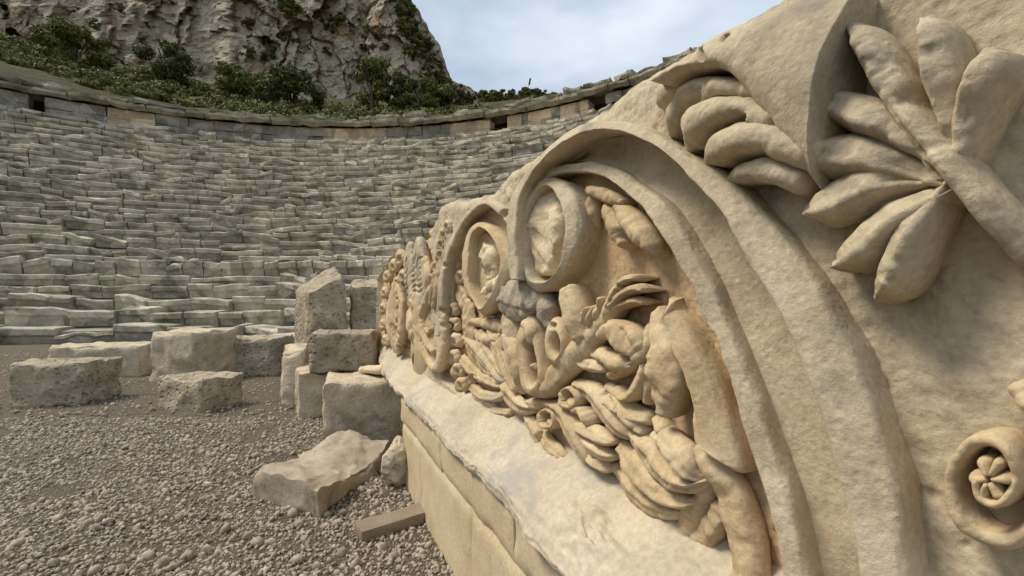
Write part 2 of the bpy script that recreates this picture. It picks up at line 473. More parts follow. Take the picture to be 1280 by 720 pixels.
while th < TH1:
    d = rs.uniform(.8, 2.0) / WR
    o_ = rs.uniform(-.10, .05)
    ring_block(mc, WR - .42 + o_, WR + .9, ZW1 + .01, ZW1 + .33 + rs.uniform(-.06, .06), th, th + d - .01 / WR, rs, .09, nseg=6, tuck=.22)
    ring_block(mc, WR - .22 + rs.uniform(-.1, .1), WR + 1.0, ZW1 + .35, ZC1 + rs.uniform(-.20, .08), th + .2 / WR, th + d + .1 / WR, rs, .13, nseg=6, tuck=.1)
    for q in range(rs.poisson(1.2)): rubble(mc, WR + rs.uniform(-.1, .5), ZC1 + .02, th + rs.uniform(0, d), rs.uniform(.06, .18), rs)
    th += d
put(mc.build('cornice', M['cornice'], None, smooth=False), theatre)
# iron railing in the open doorway of the rim
mb = MB()
def tube(mb, p, q, r, n=6):
    p = np.array(p, float); q = np.array(q, float); d = q - p; d /= np.linalg.norm(d)
    a = np.cross(d, [0, 0, 1.0]);
    if np.linalg.norm(a) < .1: a = np.cross(d, [1.0, 0, 0])
    a /= np.linalg.norm(a); b = np.cross(d, a)
    t = np.arange(n) / n * 2 * math.pi
    ring = np.cos(t)[:, None] * a + np.sin(t)[:, None] * b
    V = np.stack([p + ring * r, q + ring * r], 1).reshape(-1, 3)
    Fc = np.array([(2 * i, 2 * ((i + 1) % n), 2 * ((i + 1) % n) + 1, 2 * i + 1) for i in range(n)])
    mb.add(V, Fc)
a, b = doors[0]
for t in np.linspace(a, b, 9):
    p = polar(np.array([WR + .05]), np.array([t]), ZW0)[0]; tube(mb, p, p + [0, 0, .42], .022)
p0 = polar(np.array([WR + .05]), np.array([a]), ZW0 + .42)[0]; p1 = polar(np.array([WR + .05]), np.array([b]), ZW0 + .42)[0]
tube(mb, p0, p1, .025)
put(mb.build('railing', M['iron'], None), theatre)

# ------------------------------------------------------------------ hillside, cliff
# sloping turf between the rim and the cliff
tr_ = np.linspace(WR + .7, 120, 60); tt = np.linspace(R(-120), R(88), 120)
Tm, Rm = np.meshgrid(tt, tr_, indexing='ij')
zt_ = ZC1 - .25 + np.clip(Rm - WR - 1.2, 0, 22) * .5 + np.clip(Rm - WR - 23, 0, 200) * .05 + .4 * fbm(Rm * .3 * np.sin(Tm), Rm * .3 * np.cos(Tm), 0, 3) * np.clip((Rm - WR - 1) / 4, 0, 1)
tag(mesh_np('hillside', polar(Rm, Tm, zt_).reshape(-1, 3), grid_faces(len(tt), len(tr_)), M['turf']), kind='structure')

# cliff: crest profile (photo column, photo row) seen at depth CYD
CYD = 58.0
def crest(px):
    return np.interp(px, [-400, 0, 250, 400, 470, 500, 512, 522, 532, 546, 556, 566, 577, 587, 595, 602, 610, 620],
                         [-140, -170, -150, -110, -60, -14, 4, 18, 34, 55, 76, 90, 99, 108, 118, 128, 142, 160])
cx = np.concatenate([np.linspace(-500, 300, 160), np.linspace(304, 620, 264)])
nv = 230
v = np.linspace(0, 1, nv)
PX, VV = np.meshgrid(cx, v, indexing='ij')
X0 = (PX - 640) / F * CYD
ztop = (360 - crest(PX)) / F * CYD * 1.0 + CH + 1.0
ztop = ztop + .7 * fbm(X0 * .35, X0 * 0 + 3, 0, 4)
zbot = 12.0
Z = zbot + (ztop - zbot) * VV
# lean back, with ledges; turn away at the right shoulder
sh = np.clip((PX - 520) / 90, 0, 1) ** 1.6
Yc = CYD - 4 + (Z - zbot) * .20 + 16 * sh
def facets(u, v_, seed, tilt):
    """blocky rock: every cell of a jittered lattice has its own depth and its own tilt"""
    ui = np.floor(u); vi = np.floor(v_)
    bd = np.full(u.shape, 9e9); res = np.zeros(u.shape); d2 = np.full(u.shape, 9e9)
    for di in (-1, 0, 1):
        for dj in (-1, 0, 1):
            ci, cj = ui + di, vi + dj
            h = lambda q: vn(ci * 7.13 + q * 3.7 + seed, cj * 5.31 + q * 1.9 + .37, seed * 1.1 + q)
            pu = ci + .5 + .5 * h(1); pv = cj + .5 + .5 * h(2)
            d = (u - pu) ** 2 + (v_ - pv) ** 2
            val = h(3) * 1.0 + tilt * (h(4) * (u - pu) + h(5) * (v_ - pv))
            m = d < bd
            d2 = np.where(m, bd, np.minimum(d2, d)); res = np.where(m, val, res); bd = np.where(m, d, bd)
    crack = np.clip(1 - (np.sqrt(d2) - np.sqrt(bd)) / .10, 0, 1)
    return res, crack
wx = X0 + .8 * fbm(X0 * .12, Z * .12, 1, 2) + .04 * fbm(X0 * 1.5, Z * 1.5, 1, 2); wz = Z + .8 * fbm(X0 * .12, Z * .12, 6, 2) + .04 * fbm(X0 * 1.5, Z * 1.5, 5, 2)
f1, c1_ = facets(wx / 6.0, wz / 13.0, 1.0, 1.8)
f2, c2_ = facets((wx + .25 * wz) / 2.2, wz / 5.0, 2.0, 2.2)
f3, c3_ = facets((wx - .2 * wz) / .9, wz / 1.6, 3.0, 2.2)
Yc = Yc - 2.0 * f1 - 1.0 * f2 - .40 * f3 + .7 * c1_ * (f2 > .1) + .25 * c2_ * (f3 > .2) - 1.0 * ridged(X0 * .10, Z * .07, 3.0, 2) - .12 * fbm(X0 * 2.0, Z * 2.0, 2.0, 3)
Xw = X0 * (Yc / CYD) * (1 - .0 * sh) + .5 * fbm(Z * .5, X0 * .4, 4, 3) + .3 * fbm(Z * 1.6, X0 * 1.2, 8, 3)
Zw = CH + (Z - CH) * (1 + 1.0 * (Yc / CYD - 1))
V = np.stack([Xw, Yc, Zw], -1)
# roll the crest backwards so the cliff has depth
back = V[:, -1:, :].repeat(8, 1).copy()
for k in range(8):
    back[:, k, 1] += (k + 1) * 4.0
    back[:, k, 2] += -.25 * (k + 1) ** 1.5 + .8 * fbm(back[:, k, 0] * .2, back[:, k, 1] * .2, 0, 3)
V = np.concatenate([V, back], 1)
cliff = mesh_np('cliff', V.reshape(-1, 3), grid_faces(len(cx), nv + 8), M['cliff'], smooth=False)
tag(cliff, kind='structure')
CLV = V

# far hill on the right of the cliff
hx = np.linspace(540, 860, 120); hv = np.linspace(0, 1, 40)
PX, VV = np.meshgrid(hx, hv, indexing='ij')
HY = 120.0
ht = np.interp(PX, [540, 590, 610, 640, 665, 690, 730, 800, 860], [128, 116, 114, 112, 111, 119, 132, 150, 165])
Zt = (372 - ht) / F * HY + CH
Z = 18 + (Zt - 18) * VV + .5 * fbm(PX * .05, VV * 6, 0, 4)
Y = HY - 22 * (1 - VV) + 1.5 * ridged(PX * .06, VV * 5, 0, 4)
V = np.stack([(PX - 640) / F * Y, Y, Z], -1)
back = V[:, -1:, :].repeat(4, 1).copy()
for k in range(4): back[:, k, 1] += 8 * (k + 1); back[:, k, 2] -= 2.5 * (k + 1)
V = np.concatenate([V, back], 1)
tag(mesh_np('far_hill', V.reshape(-1, 3), grid_faces(len(hx), 44), M['hill'], smooth=False), kind='structure')

# ------------------------------------------------------------------ plants
def leaf_cloud(clumps, n, size, rs, flat=1.0):
    """many small leaf faces in clumps (cx,cy,cz,r)"""
    cl = np.array(clumps, float)
    wgt = cl[:, 3] ** 2.2; wgt /= wgt.sum()
    k = rs.choice(len(cl), n, p=wgt)
    d = rs.randn(n, 3); d /= np.linalg.norm(d, axis=1)[:, None]
    rad = rs.rand(n) ** .45
    P = cl[k, :3] + d * (rad * cl[k, 3])[:, None] * np.array([1, 1, flat])
    ax = rs.randn(n, 3); ax /= np.linalg.norm(ax, axis=1)[:, None]
    bx = np.cross(ax, d); bx /= (np.linalg.norm(bx, axis=1)[:, None] + 1e-6)
    s = size * rs.uniform(.6, 1.4, n)[:, None]
    V = np.stack([P - ax * s, P + bx * s * .5, P + ax * s, P - bx * s * .5], 1).reshape(-1, 3)
    return V, np.arange(4 * n).reshape(-1, 4)
def make_crown(name, n, size, rs, wid, hgt, nclump, base=.0):
    cl = []
    for i in range(nclump):
        a = rs.uniform(0, 6.283); q = rs.rand() ** .5
        zz = base + rs.rand() * (hgt - base)
        e = math.sqrt(max(.05, 1 - ((zz - base) / (hgt - base) * 1.6 - .6) ** 2)) if zz > base else 1
        cl.append((math.cos(a) * q * wid * e, math.sin(a) * q * wid * e, zz, rs.uniform(.18, .42) * wid))
    return leaf_cloud(cl, n, size, rs, .85)
def plant(name, loc, wid, hgt, mat, label, cat, group=None, n=2200, size=.16, seed=0, trunk=True, base=.15):
    rs = np.random.RandomState(seed)
    t = empty(name, loc, label, cat, group)
    V, Fc = make_crown(name, n, size, rs, wid, hgt, 26, hgt * base)
    mesh_np('crown', V, Fc, mat, t, smooth=False)
    if trunk:
        mb = MB()
        for q in range(4):
            a = rs.uniform(0, 6.28); l = rs.uniform(.2, .45) * wid
            tube(mb, (0.08 * math.cos(a), .08 * math.sin(a), -.6), (l * .5 * math.cos(a), l * .5 * math.sin(a), hgt * .4), .10)
            tube(mb, (l * .5 * math.cos(a), l * .5 * math.sin(a), hgt * .4), (l * 1.4 * math.cos(a), l * 1.4 * math.sin(a), hgt * .75), .05)
        mb.build('trunk', M['bark'], t)
    return t
def hill_at(px, Y):
    """terrace height below column px at depth Y"""
    x = (px - 640) / F * Y
    rr = math.hypot(x - CX, Y - CY)
    return x, ZC1 - .25 + min(22, max(0, rr - WR - 1.2)) * .5
# trees along the top of the rim: (column, depth, half width, height, material, label)
trees = [
 (366, 37, 2.2, 3.3, 'leaf_dark', 'dark bushy evergreen above the rim at the left foot of the cliff'),
 (467, 40, 1.9, 5.0, 'leaf', 'tallest green tree in front of the cliff face above the rim'),
 (499, 40, 1.5, 3.5, 'leaf_dark', 'darker bushy tree just right of the tallest tree below the cliff'),
 (528, 40, 1.7, 3.1, 'leaf', 'rounded green bush at the right foot of the cliff above the rim'),
 (553, 42, 1.4, 2.3, 'leaf', 'low green bush where the cliff shoulder meets the rim'),
 (300, 38, 2.2, 3.0, 'leaf', 'broad green bush above the rim left of the dark evergreen'),
 (205, 38, 2.0, 3.6, 'leaf_dark', 'tall dark tree above the rim far to the left'),
 (90, 36, 2.3, 2.8, 'leaf', 'spreading green bush above the left end of the rim'),
]
for i, (px, Y, wd, hg, mt, lb) in enumerate(trees):
    x, zb = hill_at(px, Y)
    plant('tree', (x, Y, zb - .2), wd, hg, M[mt], lb, 'tree', 'trees above the theatre rim', n=6500, size=.14, seed=20 + i)
# a band of low scrub / tall grass along the rim
rs = np.random.RandomState(9)
Vs = []; Fs = []; n0 = 0
for i in range(420):
    px = rs.uniform(-20, 610); Y = 28.3 + rs.rand() * 14
    x, zb = hill_at(px, Y)
    V, Fc = leaf_cloud([(x, Y, zb + .15, rs.uniform(.35, .75))], 150, .12, rs, .7)
    Vs.append(V); Fs.append(Fc + n0); n0 += len(V)
tag(mesh_np('scrub_cover', np.concatenate(Vs), np.concatenate(Fs), M['leaf'], smooth=False), 'strip of low green scrub growing along the top of the theatre rim', 'ground cover', kind='stuff')
# shrubs clinging to the cliff, densest along its right shoulder
protos = []
for k in range(4):
    rs2 = np.random.RandomState(60 + k)
    V, Fc = make_crown('c', 700, .20, rs2, 1.0, 1.5, 12, .0)
    o = mesh_np('shrub', V, Fc, M[['leaf_dry', 'leaf', 'leaf_dark', 'leaf_dry'][k]], smooth=False)
    protos.append(o)
rs = np.random.RandomState(14)
spots = []
nxc = len(cx)
for i in range(150):
    if i < 112:                    # shoulder and crest
        u = 478 + 130 * rs.rand() ** .7; ci = int(np.argmin(np.abs(cx - u)))
        lo = .99 - .7 * np.clip((u - 505) / 50, 0, 1) * rs.rand() - .08 * rs.rand()
        vi = int(np.clip(lo, .1, .99) * (nv - 1))
    elif i < 134:                  # clinging to the face
        ci = rs.randint(60, nxc - 90); vi = rs.randint(int(.3 * nv), int(.95 * nv))
    else:                         # crest left
        ci = rs.randint(150, nxc - 120); vi = int(rs.uniform(.5, .72) * nv)
    spots.append((CLV[ci, vi], rs.uniform(.6, 1.5), i))
used = [False] * 4
for p, s, i in spots:
    k = rs.randint(4)
    o = protos[k] if not used[k] else protos[k].copy()
    if used[k]: COL.objects.link(o)
    used[k] = True
    o.location = (p[0], p[1] - .3, p[2] - .5 * s); o.scale = (s, s, s * rs.uniform(.6, .95)); o.rotation_euler = (0, 0, rs.uniform(0, 6.28))
    kind = ['dry brownish', 'green', 'dark green', 'dry brownish'][k]
    tag(o, kind + ' shrub clinging to the rock of the grey cliff', 'shrub', 'shrubs growing on the cliff')
# trees on the far hill
hp = []
for k in range(2):
    V, Fc = make_crown('c', 700, .45, np.random.RandomState(80 + k), 2.2, 3.0, 14, .2)
    hp.append(mesh_np('hill_tree', V, Fc, M[['leaf_dark', 'leaf'][k]], smooth=False))
us = [False, False]
rs = np.random.RandomState(4)
for i in range(26):
    px = 588 + 112 * (i + rs.rand() * .8) / 26 ; k = i % 2
    ytop = np.interp(px, [588, 610, 640, 665, 690, 730], [118, 115, 113, 112, 119, 131])
    Y = HY - rs.choice([0, 0, 5, 10]); p = at(px, ytop + rs.uniform(0, 11) * (i % 3 > 0), HY)
    o = hp[k] if not us[k] else hp[k].copy()
    if us[k]: COL.objects.link(o)
    us[k] = True
    s = rs.uniform(.35, .85)
    o.location = (p[0] * Y / HY, Y, p[2] - 1.6 * s - (HY - Y) * .5); o.scale = (s, s, s * rs.uniform(.6, 1.0)); o.rotation_euler = (0, 0, rs.uniform(0, 6))
    tag(o, ['dark', 'mid green'][k] + ' tree on the ridge of the distant hill right of the cliff', 'tree', 'trees on the distant hill')
# flag on the hill
p = at(659, 108, HY)
fl = empty('flagpole', (p[0], HY, p[2] - .5), 'thin leaning flagpole with a dark furled flag on the far hilltop', 'flagpole')
mb = MB(); tube(mb, (0, 0, -1), (.75, 0, 2.9), .07); mb.build('pole', M['iron'], fl)
mb = MB()
u = np.linspace(0, 1, 8); vv = np.linspace(0, 1, 4)
U, W_ = np.meshgrid(u, vv, indexing='ij')
base = np.stack([.30 + .40 * U, 0 * U, 1.1 + 1.7 * U], -1)
fv = base + np.stack([.42 * W_ + .05 * np.sin(U * 7), .10 * np.sin(U * 9 + W_ * 3), -.25 * W_], -1)
mb.add(fv.reshape(-1, 3), grid_faces(8, 4)); mb.build('flag', M['cloth'], fl)

# ------------------------------------------------------------------ the carved frieze block
PHI = math.atan((640 - 380) / F)
DX, DY = -math.sin(PHI), math.cos(PHI)      # along the block, away from the camera
NX, NY = math.cos(PHI), math.sin(PHI)       # into the block
D0 = 0.80                                   # distance of the background plane from the eye
def face(px, py, h=0.0):
    x, y, z = ray(px, py)
    t = (D0 - h) / (NX * x + NY * y)
    return t * (x * DX + y * DY), t * z
def world(s, zz, h):
    q = D0 - h
    return np.stack([s * DX + q * NX, s * DY + q * NY, zz + CH + 0 * s], -1)

# grid: columns even in the picture near the eye, at most 6 mm apart far along
cols = [-1.3]
while cols[-1] < 0.2: cols.append(cols[-1] + .006)
while cols[-1] < 5.6:
    s = cols[-1]
    cols.append(s + min(.009, max(.0038, .0038 * (.55 + .9 * s))))
S1 = np.array(cols)
ZB, ZT = -0.60, 0.75
dzr = .0036
Z1 = np.arange(ZB, ZT + dzr, dzr)
NS, NZ = len(S1), len(Z1)
H = np.zeros((NS, NZ), np.float32)
LAB = np.zeros((NS, NZ), np.int16)
names = {0: ('block_body', 'field')}
SS = S1[:, None].astype(np.float32); ZZ = Z1[None, :].astype(np.float32)
warp_s = (.004 * fbm(SS * 9 + 0 * ZZ, ZZ * 9 + 0 * SS, 0, 2) + .0007 * fbm(SS * 40 + 0 * ZZ, ZZ * 40 + 0 * SS, 2, 2)).astype(np.float32)
warp_z = (.004 * fbm(SS * 9 + 0 * ZZ, ZZ * 9 + 0 * SS, 5, 2) + .0007 * fbm(SS * 40 + 0 * ZZ, ZZ * 40 + 0 * SS, 7, 2)).astype(np.float32)

def label(name, mat):
    k = len(names); names[k] = (name, mat); return k

def catmull(P, n=7):
    P = np.asarray(P, float)
    if len(P) == 2:
        t = np.linspace(0, 1, n)[:, None]; return P[0] + (P[1] - P[0]) * t
    Q = np.concatenate([[2 * P[0] - P[1]], P, [2 * P[-1] - P[-2]]])
    out = []
    for i in range(len(P) - 1):
        p0, p1, p2, p3 = Q[i:i + 4]
        for t in np.linspace(0, 1, n, endpoint=False):
            out.append(.5 * ((2 * p1) + (-p0 + p2) * t + (2 * p0 - 5 * p1 + 4 * p2 - p3) * t * t + (-p0 + 3 * p1 - 3 * p2 + p3) * t ** 3))
    out.append(P[-1])
    return np.array(out)

PARTS = {}        # label -> list of [vertices as (s, z, h), faces, top mask]
def keep(lab, V, Fc, topm):
    PARTS.setdefault(lab, []).append([np.asarray(V, float), np.asarray(Fc, int), np.asarray(topm, float)])

def sweep(Q, lab, depth, prof, vein, rough):
    """a carved lobe: superelliptic swelling swept along Q (s, z, halfwidth, crest height, tilt), undercut below"""
    d = np.r_[0, np.cumsum(np.hypot(*(Q[1:, :2] - Q[:-1, :2]).T))]
    L_ = d[-1]; w0, w1 = Q[0, 2] * .9, Q[-1, 2] * .9
    stp = np.clip(Q[:, 2].mean() / 7, .0022, .006)
    n = int(np.clip((L_ + w0 + w1) / stp, 14, 220))
    x = np.linspace(0, 1, n)
    x = np.concatenate([[0], x[1:-1], [1]])
    u = -w0 + (L_ + w0 + w1) * (.5 - .5 * np.cos(np.pi * x)) * .35 + (-0 + (L_ + w0 + w1) * x) * .65
    u = -w0 + (u + w0)
    uc = np.clip(u, 0, L_)
    c = np.stack([np.interp(uc, d, Q[:, k]) for k in range(5)], -1)
    T0 = Q[1, :2] - Q[0, :2]; T0 /= np.linalg.norm(T0) + 1e-9
    T1 = Q[-1, :2] - Q[-2, :2]; T1 /= np.linalg.norm(T1) + 1e-9
    ctr = c[:, :2] + np.minimum(u, 0)[:, None] * T0 + np.maximum(u - L_, 0)[:, None] * T1
    f = np.ones(n)
    m0 = u < 0; f[m0] = np.sqrt(np.clip(1 - (u[m0] / w0) ** 2, 0, 1))
    m1 = u > L_; f[m1] = np.sqrt(np.clip(1 - ((u[m1] - L_) / w1) ** 2, 0, 1))
    f = np.maximum(f, .02)
    tg_ = np.gradient(ctr, axis=0); tg_ /= np.linalg.norm(tg_, axis=1)[:, None] + 1e-9
    # smooth the tangents so the sweep does not kink
    for _ in range(2):
        tg_[1:-1] = (tg_[:-2] + 2 * tg_[1:-1] + tg_[2:]) / 4
    tg_ /= np.linalg.norm(tg_, axis=1)[:, None] + 1e-9
    nr = np.stack([-tg_[:, 1], tg_[:, 0]], -1)
    wmax = Q[:, 2].max()
    m = int(np.clip(wmax * 4.2 / stp * .55, 16, 44))
    ph = np.linspace(0, 2 * np.pi, m, endpoint=False)
    cs, sn = np.cos(ph), np.sin(ph)
    ex = np.sign(cs) * np.abs(cs) ** (2 / prof); ey = np.sign(sn) * np.abs(sn) ** (2 / prof)
    topm = (sn >= -.2)
    Wd = c[:, 2:3] * f[:, None]
    dep = depth * f[:, None]
    mid = (c[:, 3] - depth)[:, None]
    low = mid + .012
    lo_w = np.where(sn < 0, 1 - .55 * np.abs(sn), 1.0)[None, :]
    off = Wd * ex[None, :] * lo_w
    hh = mid + np.where(sn[None, :] >= 0, dep * ey[None, :], low * ey[None, :] * (.35 + .65 * f[:, None]))
    hh = hh + c[:, 4:5] * ex[None, :] * f[:, None] * (sn[None, :] > -.3)
    vein = min(vein, .20 * wmax)
    if vein:
        sd_ = 1 if lab % 2 else -1
        xx = ex * sd_
        hh = hh + vein * (.9 * np.exp(-((xx - .42) / .26) ** 2) - 1.5 * np.exp(-((xx + .12) / .24) ** 2))[None, :] * (sn[None, :] > 0) * f[:, None]
    S_ = ctr[:, 0:1] + off * nr[:, 0:1]; Z_ = ctr[:, 1:2] + off * nr[:, 1:2]
    k = lab * 1.37
    lump = .10 * fbm(S_ * 20 + k, Z_ * 20, hh * 20, 3)
    S_ = S_ + off * nr[:, 0:1] * lump; Z_ = Z_ + off * nr[:, 1:2] * lump
    hh = hh + (.0028 + rough) * fbm(S_ * 26 + k, Z_ * 26, hh * 26, 4) * (sn[None, :] > -.6) * np.minimum(1, f[:, None] * 2) + .004 * fbm(S_ * 9, Z_ * 9 + k, 0.0, 2)
    hh = hh - .010 * np.clip(fbm(S_ * 34 + k, Z_ * 34, hh * 34, 3) - .42, 0, .6) * topm[None, :] - .012 * np.clip(fbm(S_ * 13, Z_ * 13 + k, 4.0, 3) - .40, 0, .6) * topm[None, :]
    V = np.stack([S_, Z_, hh], -1).reshape(-1, 3)
    i = np.arange(n - 1); j = np.arange(m)
    I, J = np.meshgrid(i, j, indexing='ij'); J2 = (J + 1) % m
    Fc = np.stack([I * m + J, I * m + J2, (I + 1) * m + J2, (I + 1) * m + J], -1).reshape(-1, 4)
    keep(lab, V, Fc, np.tile(topm, (n, 1)).reshape(-1))

HS = 1.0      # relief depth factor of the group being carved
def px_stroke(pts):
    """(column,row,halfwidth px,height) -> metric rows"""
    P = catmull(pts)
    out = []
    for i, p in enumerate(P):
        a = P[max(i - 1, 0)]; b = P[min(i + 1, len(P) - 1)]
        tx, ty = b[0] - a[0], b[1] - a[1]; L_ = math.hypot(tx, ty) + 1e-9
        nx, ny = -ty / L_, tx / L_
        h = p[3] * HS; wpx = max(p[2], .6)
        s0, z0 = face(p[0], p[1], h); s1, z1 = face(p[0] + nx * wpx, p[1] + ny * wpx, h); s2, z2 = face(p[0] - nx * wpx, p[1] - ny * wpx, h)
        e1, f1 = face(p[0] + tx / L_, p[1] + ty / L_, h)
        ux, uz = e1 - s0, f1 - z0; lu = math.hypot(ux, uz) + 1e-12
        wv = abs((s1 - s2) * uz - (z1 - z2) * ux) / lu / 2
        out.append((s0, z0, max(wv, .004), h, 0.0))
    return np.array(out)

def ST(lab, pts, depth=.04, prof=2.2, vein=0, rough=0, moat=.02, k=.004, tilt=0):
    Q = px_stroke(pts); Q[:, 4] = tilt
    sweep(Q, lab, depth * HS, prof, vein, rough)

def resample(P, n):
    P = np.asarray(P, float); d = np.r_[0, np.cumsum(np.hypot(*(P[1:, :2] - P[:-1, :2]).T))]
    t = np.linspace(0, d[-1], n)
    return np.stack([np.interp(t, d, P[:, c]) for c in range(P.shape[1])], -1)
def BAND(lab, A, B, hA, hB, depth=.010, prof=5, rough=0, n=140, bulge=0.0, hAm=None, skirt=-.03, m=26, cap=True, chip=0.0, taper=0.0):
    """flat, hollow (bulge<0) or swelling band between two picture edges: A at height hA, B at height hB"""
    A = catmull(A, 6); B = catmull(B, 6); hA *= HS; hB *= HS; depth *= HS
    a = np.array([face(p[0], p[1], hA if hAm is None else hAm * HS) for p in A]); b = np.array([face(p[0], p[1], hB) for p in B])
    n = int(max(n, np.hypot(*np.diff(a, axis=0).T).sum() / .006))
    a = resample(a, n); b = resample(b, n)
    x = np.linspace(-1, 1, m)
    wgt = (x + 1) / 2
    P = a[:, None] * (1 - wgt)[None, :, None] + b[:, None] * wgt[None, :, None]
    hh = hA + (hB - hA) * wgt - depth * (1 - np.power(np.clip(1 - np.abs(x) ** prof, 0, 1), .6)) + bulge * (1 - x * x)
    hh = np.repeat(hh[None], n, 0)
    if taper:
        hh = hh * np.sqrt(np.clip(np.linspace(0, 1, n) / taper, 0, 1))[:, None]
    # skirts going down into the stone on both sides, slightly undercut
    tuck = .006
    dir_ = (b - a) / (np.linalg.norm(b - a, axis=1)[:, None] + 1e-9)
    nsk = 6
    L1 = [a + dir_ * tuck * (1 - q) for q in np.linspace(0, 1, nsk, endpoint=False)]
    L2 = [b - dir_ * tuck * q for q in np.linspace(0, 1, nsk + 1)[1:]]
    hl = [skirt + (hh[:, 0] - skirt) * q for q in np.linspace(0, 1, nsk, endpoint=False)]
    hr = [hh[:, -1] + (skirt - hh[:, -1]) * q for q in np.linspace(0, 1, nsk + 1)[1:]]
    P = np.concatenate([np.stack(L1, 1), P, np.stack(L2, 1)], 1)
    hh = np.concatenate([np.stack(hl, 1), hh, np.stack(hr, 1)], 1)
    e0 = P[:1].copy(); e1 = P[-1:].copy(); he = np.full((1, P.shape[1]), skirt)
    h0_ = hh[:1] - np.minimum(.006, np.abs(hh[:1] - skirt)); h1_ = hh[-1:] - np.minimum(.006, np.abs(hh[-1:] - skirt))
    if cap: P = np.concatenate([e0, e0, P, e1, e1]); hh = np.concatenate([he, h0_, hh, h1_, he]); n += 4
    S_, Z_ = P[..., 0], P[..., 1]
    k = lab * 2.1
    hh = hh + (.0008 + .6 * rough) * fbm(S_ * 18 + k, Z_ * 18, 0.0, 4) + .004 * fbm(S_ * 4, Z_ * 4 + k, 0.0, 2)
    if chip:      # knocked-off arrises
        er = np.zeros(P.shape[1]); er[nsk - 1:nsk + 4] = 1; er[-nsk - 4:-nsk + 1] = 1
        hh = hh - chip * er[None, :] * np.clip(fbm(S_ * 14 + k, Z_ * 14, 2.0, 4) - .25, 0, .8)
    S_ = S_ + .0032 * fbm(S_ * 12 + k, Z_ * 12, hh * 12, 3); Z_ = Z_ + .0032 * fbm(S_ * 12, Z_ * 12 + k, hh * 12, 3)
    mm = m + 2 * nsk
    keep(lab, np.stack([S_, Z_, hh], -1).reshape(-1, 3), grid_faces(n, mm), np.ones(n * mm))
def sink(V, topm, q, deep):
    V[:, 2] -= topm * deep * q
def HOLE(px, py, rx, ry, deep, h):
    h *= HS; deep *= .35 + .65 * HS
    s0, z0 = face(px, py, h); s1, _ = face(px + rx, py, h); _, z1 = face(px, py + ry, h)
    rs_, rz_ = abs(s1 - s0), abs(z1 - z0)
    for parts in PARTS.values():
        for V, Fc, tm in parts:
            q = ((V[:, 0] - s0) / rs_) ** 2 + ((V[:, 1] - z0) / rz_) ** 2
            if q.min() < 4: sink(V, tm, np.exp(-q ** 2), deep)
    i0, i1 = np.searchsorted(S1, [s0 - 2 * rs_, s0 + 2 * rs_]); j0, j1 = np.searchsorted(Z1, [z0 - 2 * rz_, z0 + 2 * rz_])
    if i1 > i0 and j1 > j0:
        q = ((SS[i0:i1] - s0) / rs_) ** 2 + ((ZZ[:, j0:j1] - z0) / rz_) ** 2
        H[i0:i1, j0:j1] -= .6 * deep * np.exp(-q ** 2)
def GROOVE(pts, deep):
    """cut a channel along pixel points (column,row,halfwidth,height)"""
    Q = px_stroke(pts); wm = Q[:, 2].max() * 2; deep *= .3 + .7 * HS
    for parts in PARTS.values():
        for V, Fc, tm in parts:
            sel = (V[:, 0] > Q[:, 0].min() - wm) & (V[:, 0] < Q[:, 0].max() + wm) & (V[:, 1] > Q[:, 1].min() - wm) & (V[:, 1] < Q[:, 1].max() + wm)
            if not sel.any(): continue
            s, z = V[sel, 0], V[sel, 1]; best = np.full(s.shape, 9e9)
            for a, b in zip(Q[:-1], Q[1:]):
                dx, dz = b[0] - a[0], b[1] - a[1]; l2 = dx * dx + dz * dz + 1e-12
                t = np.clip(((s - a[0]) * dx + (z - a[1]) * dz) / l2, 0, 1)
                best = np.minimum(best, np.hypot(s - a[0] - t * dx, z - a[1] - t * dz) / np.maximum(a[2] + (b[2] - a[2]) * t, .005))
            V[sel, 2] -= tm[sel] * deep * np.exp(-best ** 3)

# --- mouldings of the near arch
E0 = [(636,350),(633,305),(634,268),(640,242),(655,218),(680,190),(705,168),(735,153),(775,151),(815,166),(850,186),(881,203),(903,220),(925,243),(975,300),(1035,390),(1085,500),(1120,630),(1140,790)]
E1 = [(646,350),(644,310),(645,272),(650,243),(664,217),(683,197),(709,176),(735,165),(762,163),(788,170),(815,183),(839,201),(862,226),(892,259),(914,293),(930,323),(965,382),(1000,460),(1030,550),(1060,660),(1082,790)]
E2 = [(652,270),(656,245),(683,214),(709,204),(735,201),(762,207),(787,222),(826,253),(848,277),(862,306),(887,352),(903,392),(918,430),(936,478),(956,535),(990,640),(1022,790)]
E3 = [(664,285),(670,250),(690,222),(717,215),(749,220),(770,233),(800,260),(826,294),(853,339),(867,364),(874,388),(884,410),(896,430),(903,460),(912,490),(929,545),(958,640),(988,790)]
F0 = [(541,420),(544,385),(547,350),(556,312),(570,281),(585,262),(603,250),(622,254),(638,268),(650,290)]
F1 = [(547,420),(550,385),(552,350),(561,315),(576,283),(590,266),(604,256),(616,263),(630,279),(641,294)]
F2 = [(553,420),(556,385),(559,352),(569,310),(581,288),(594,277),(606,277),(618,284),(629,293),(638,306)]
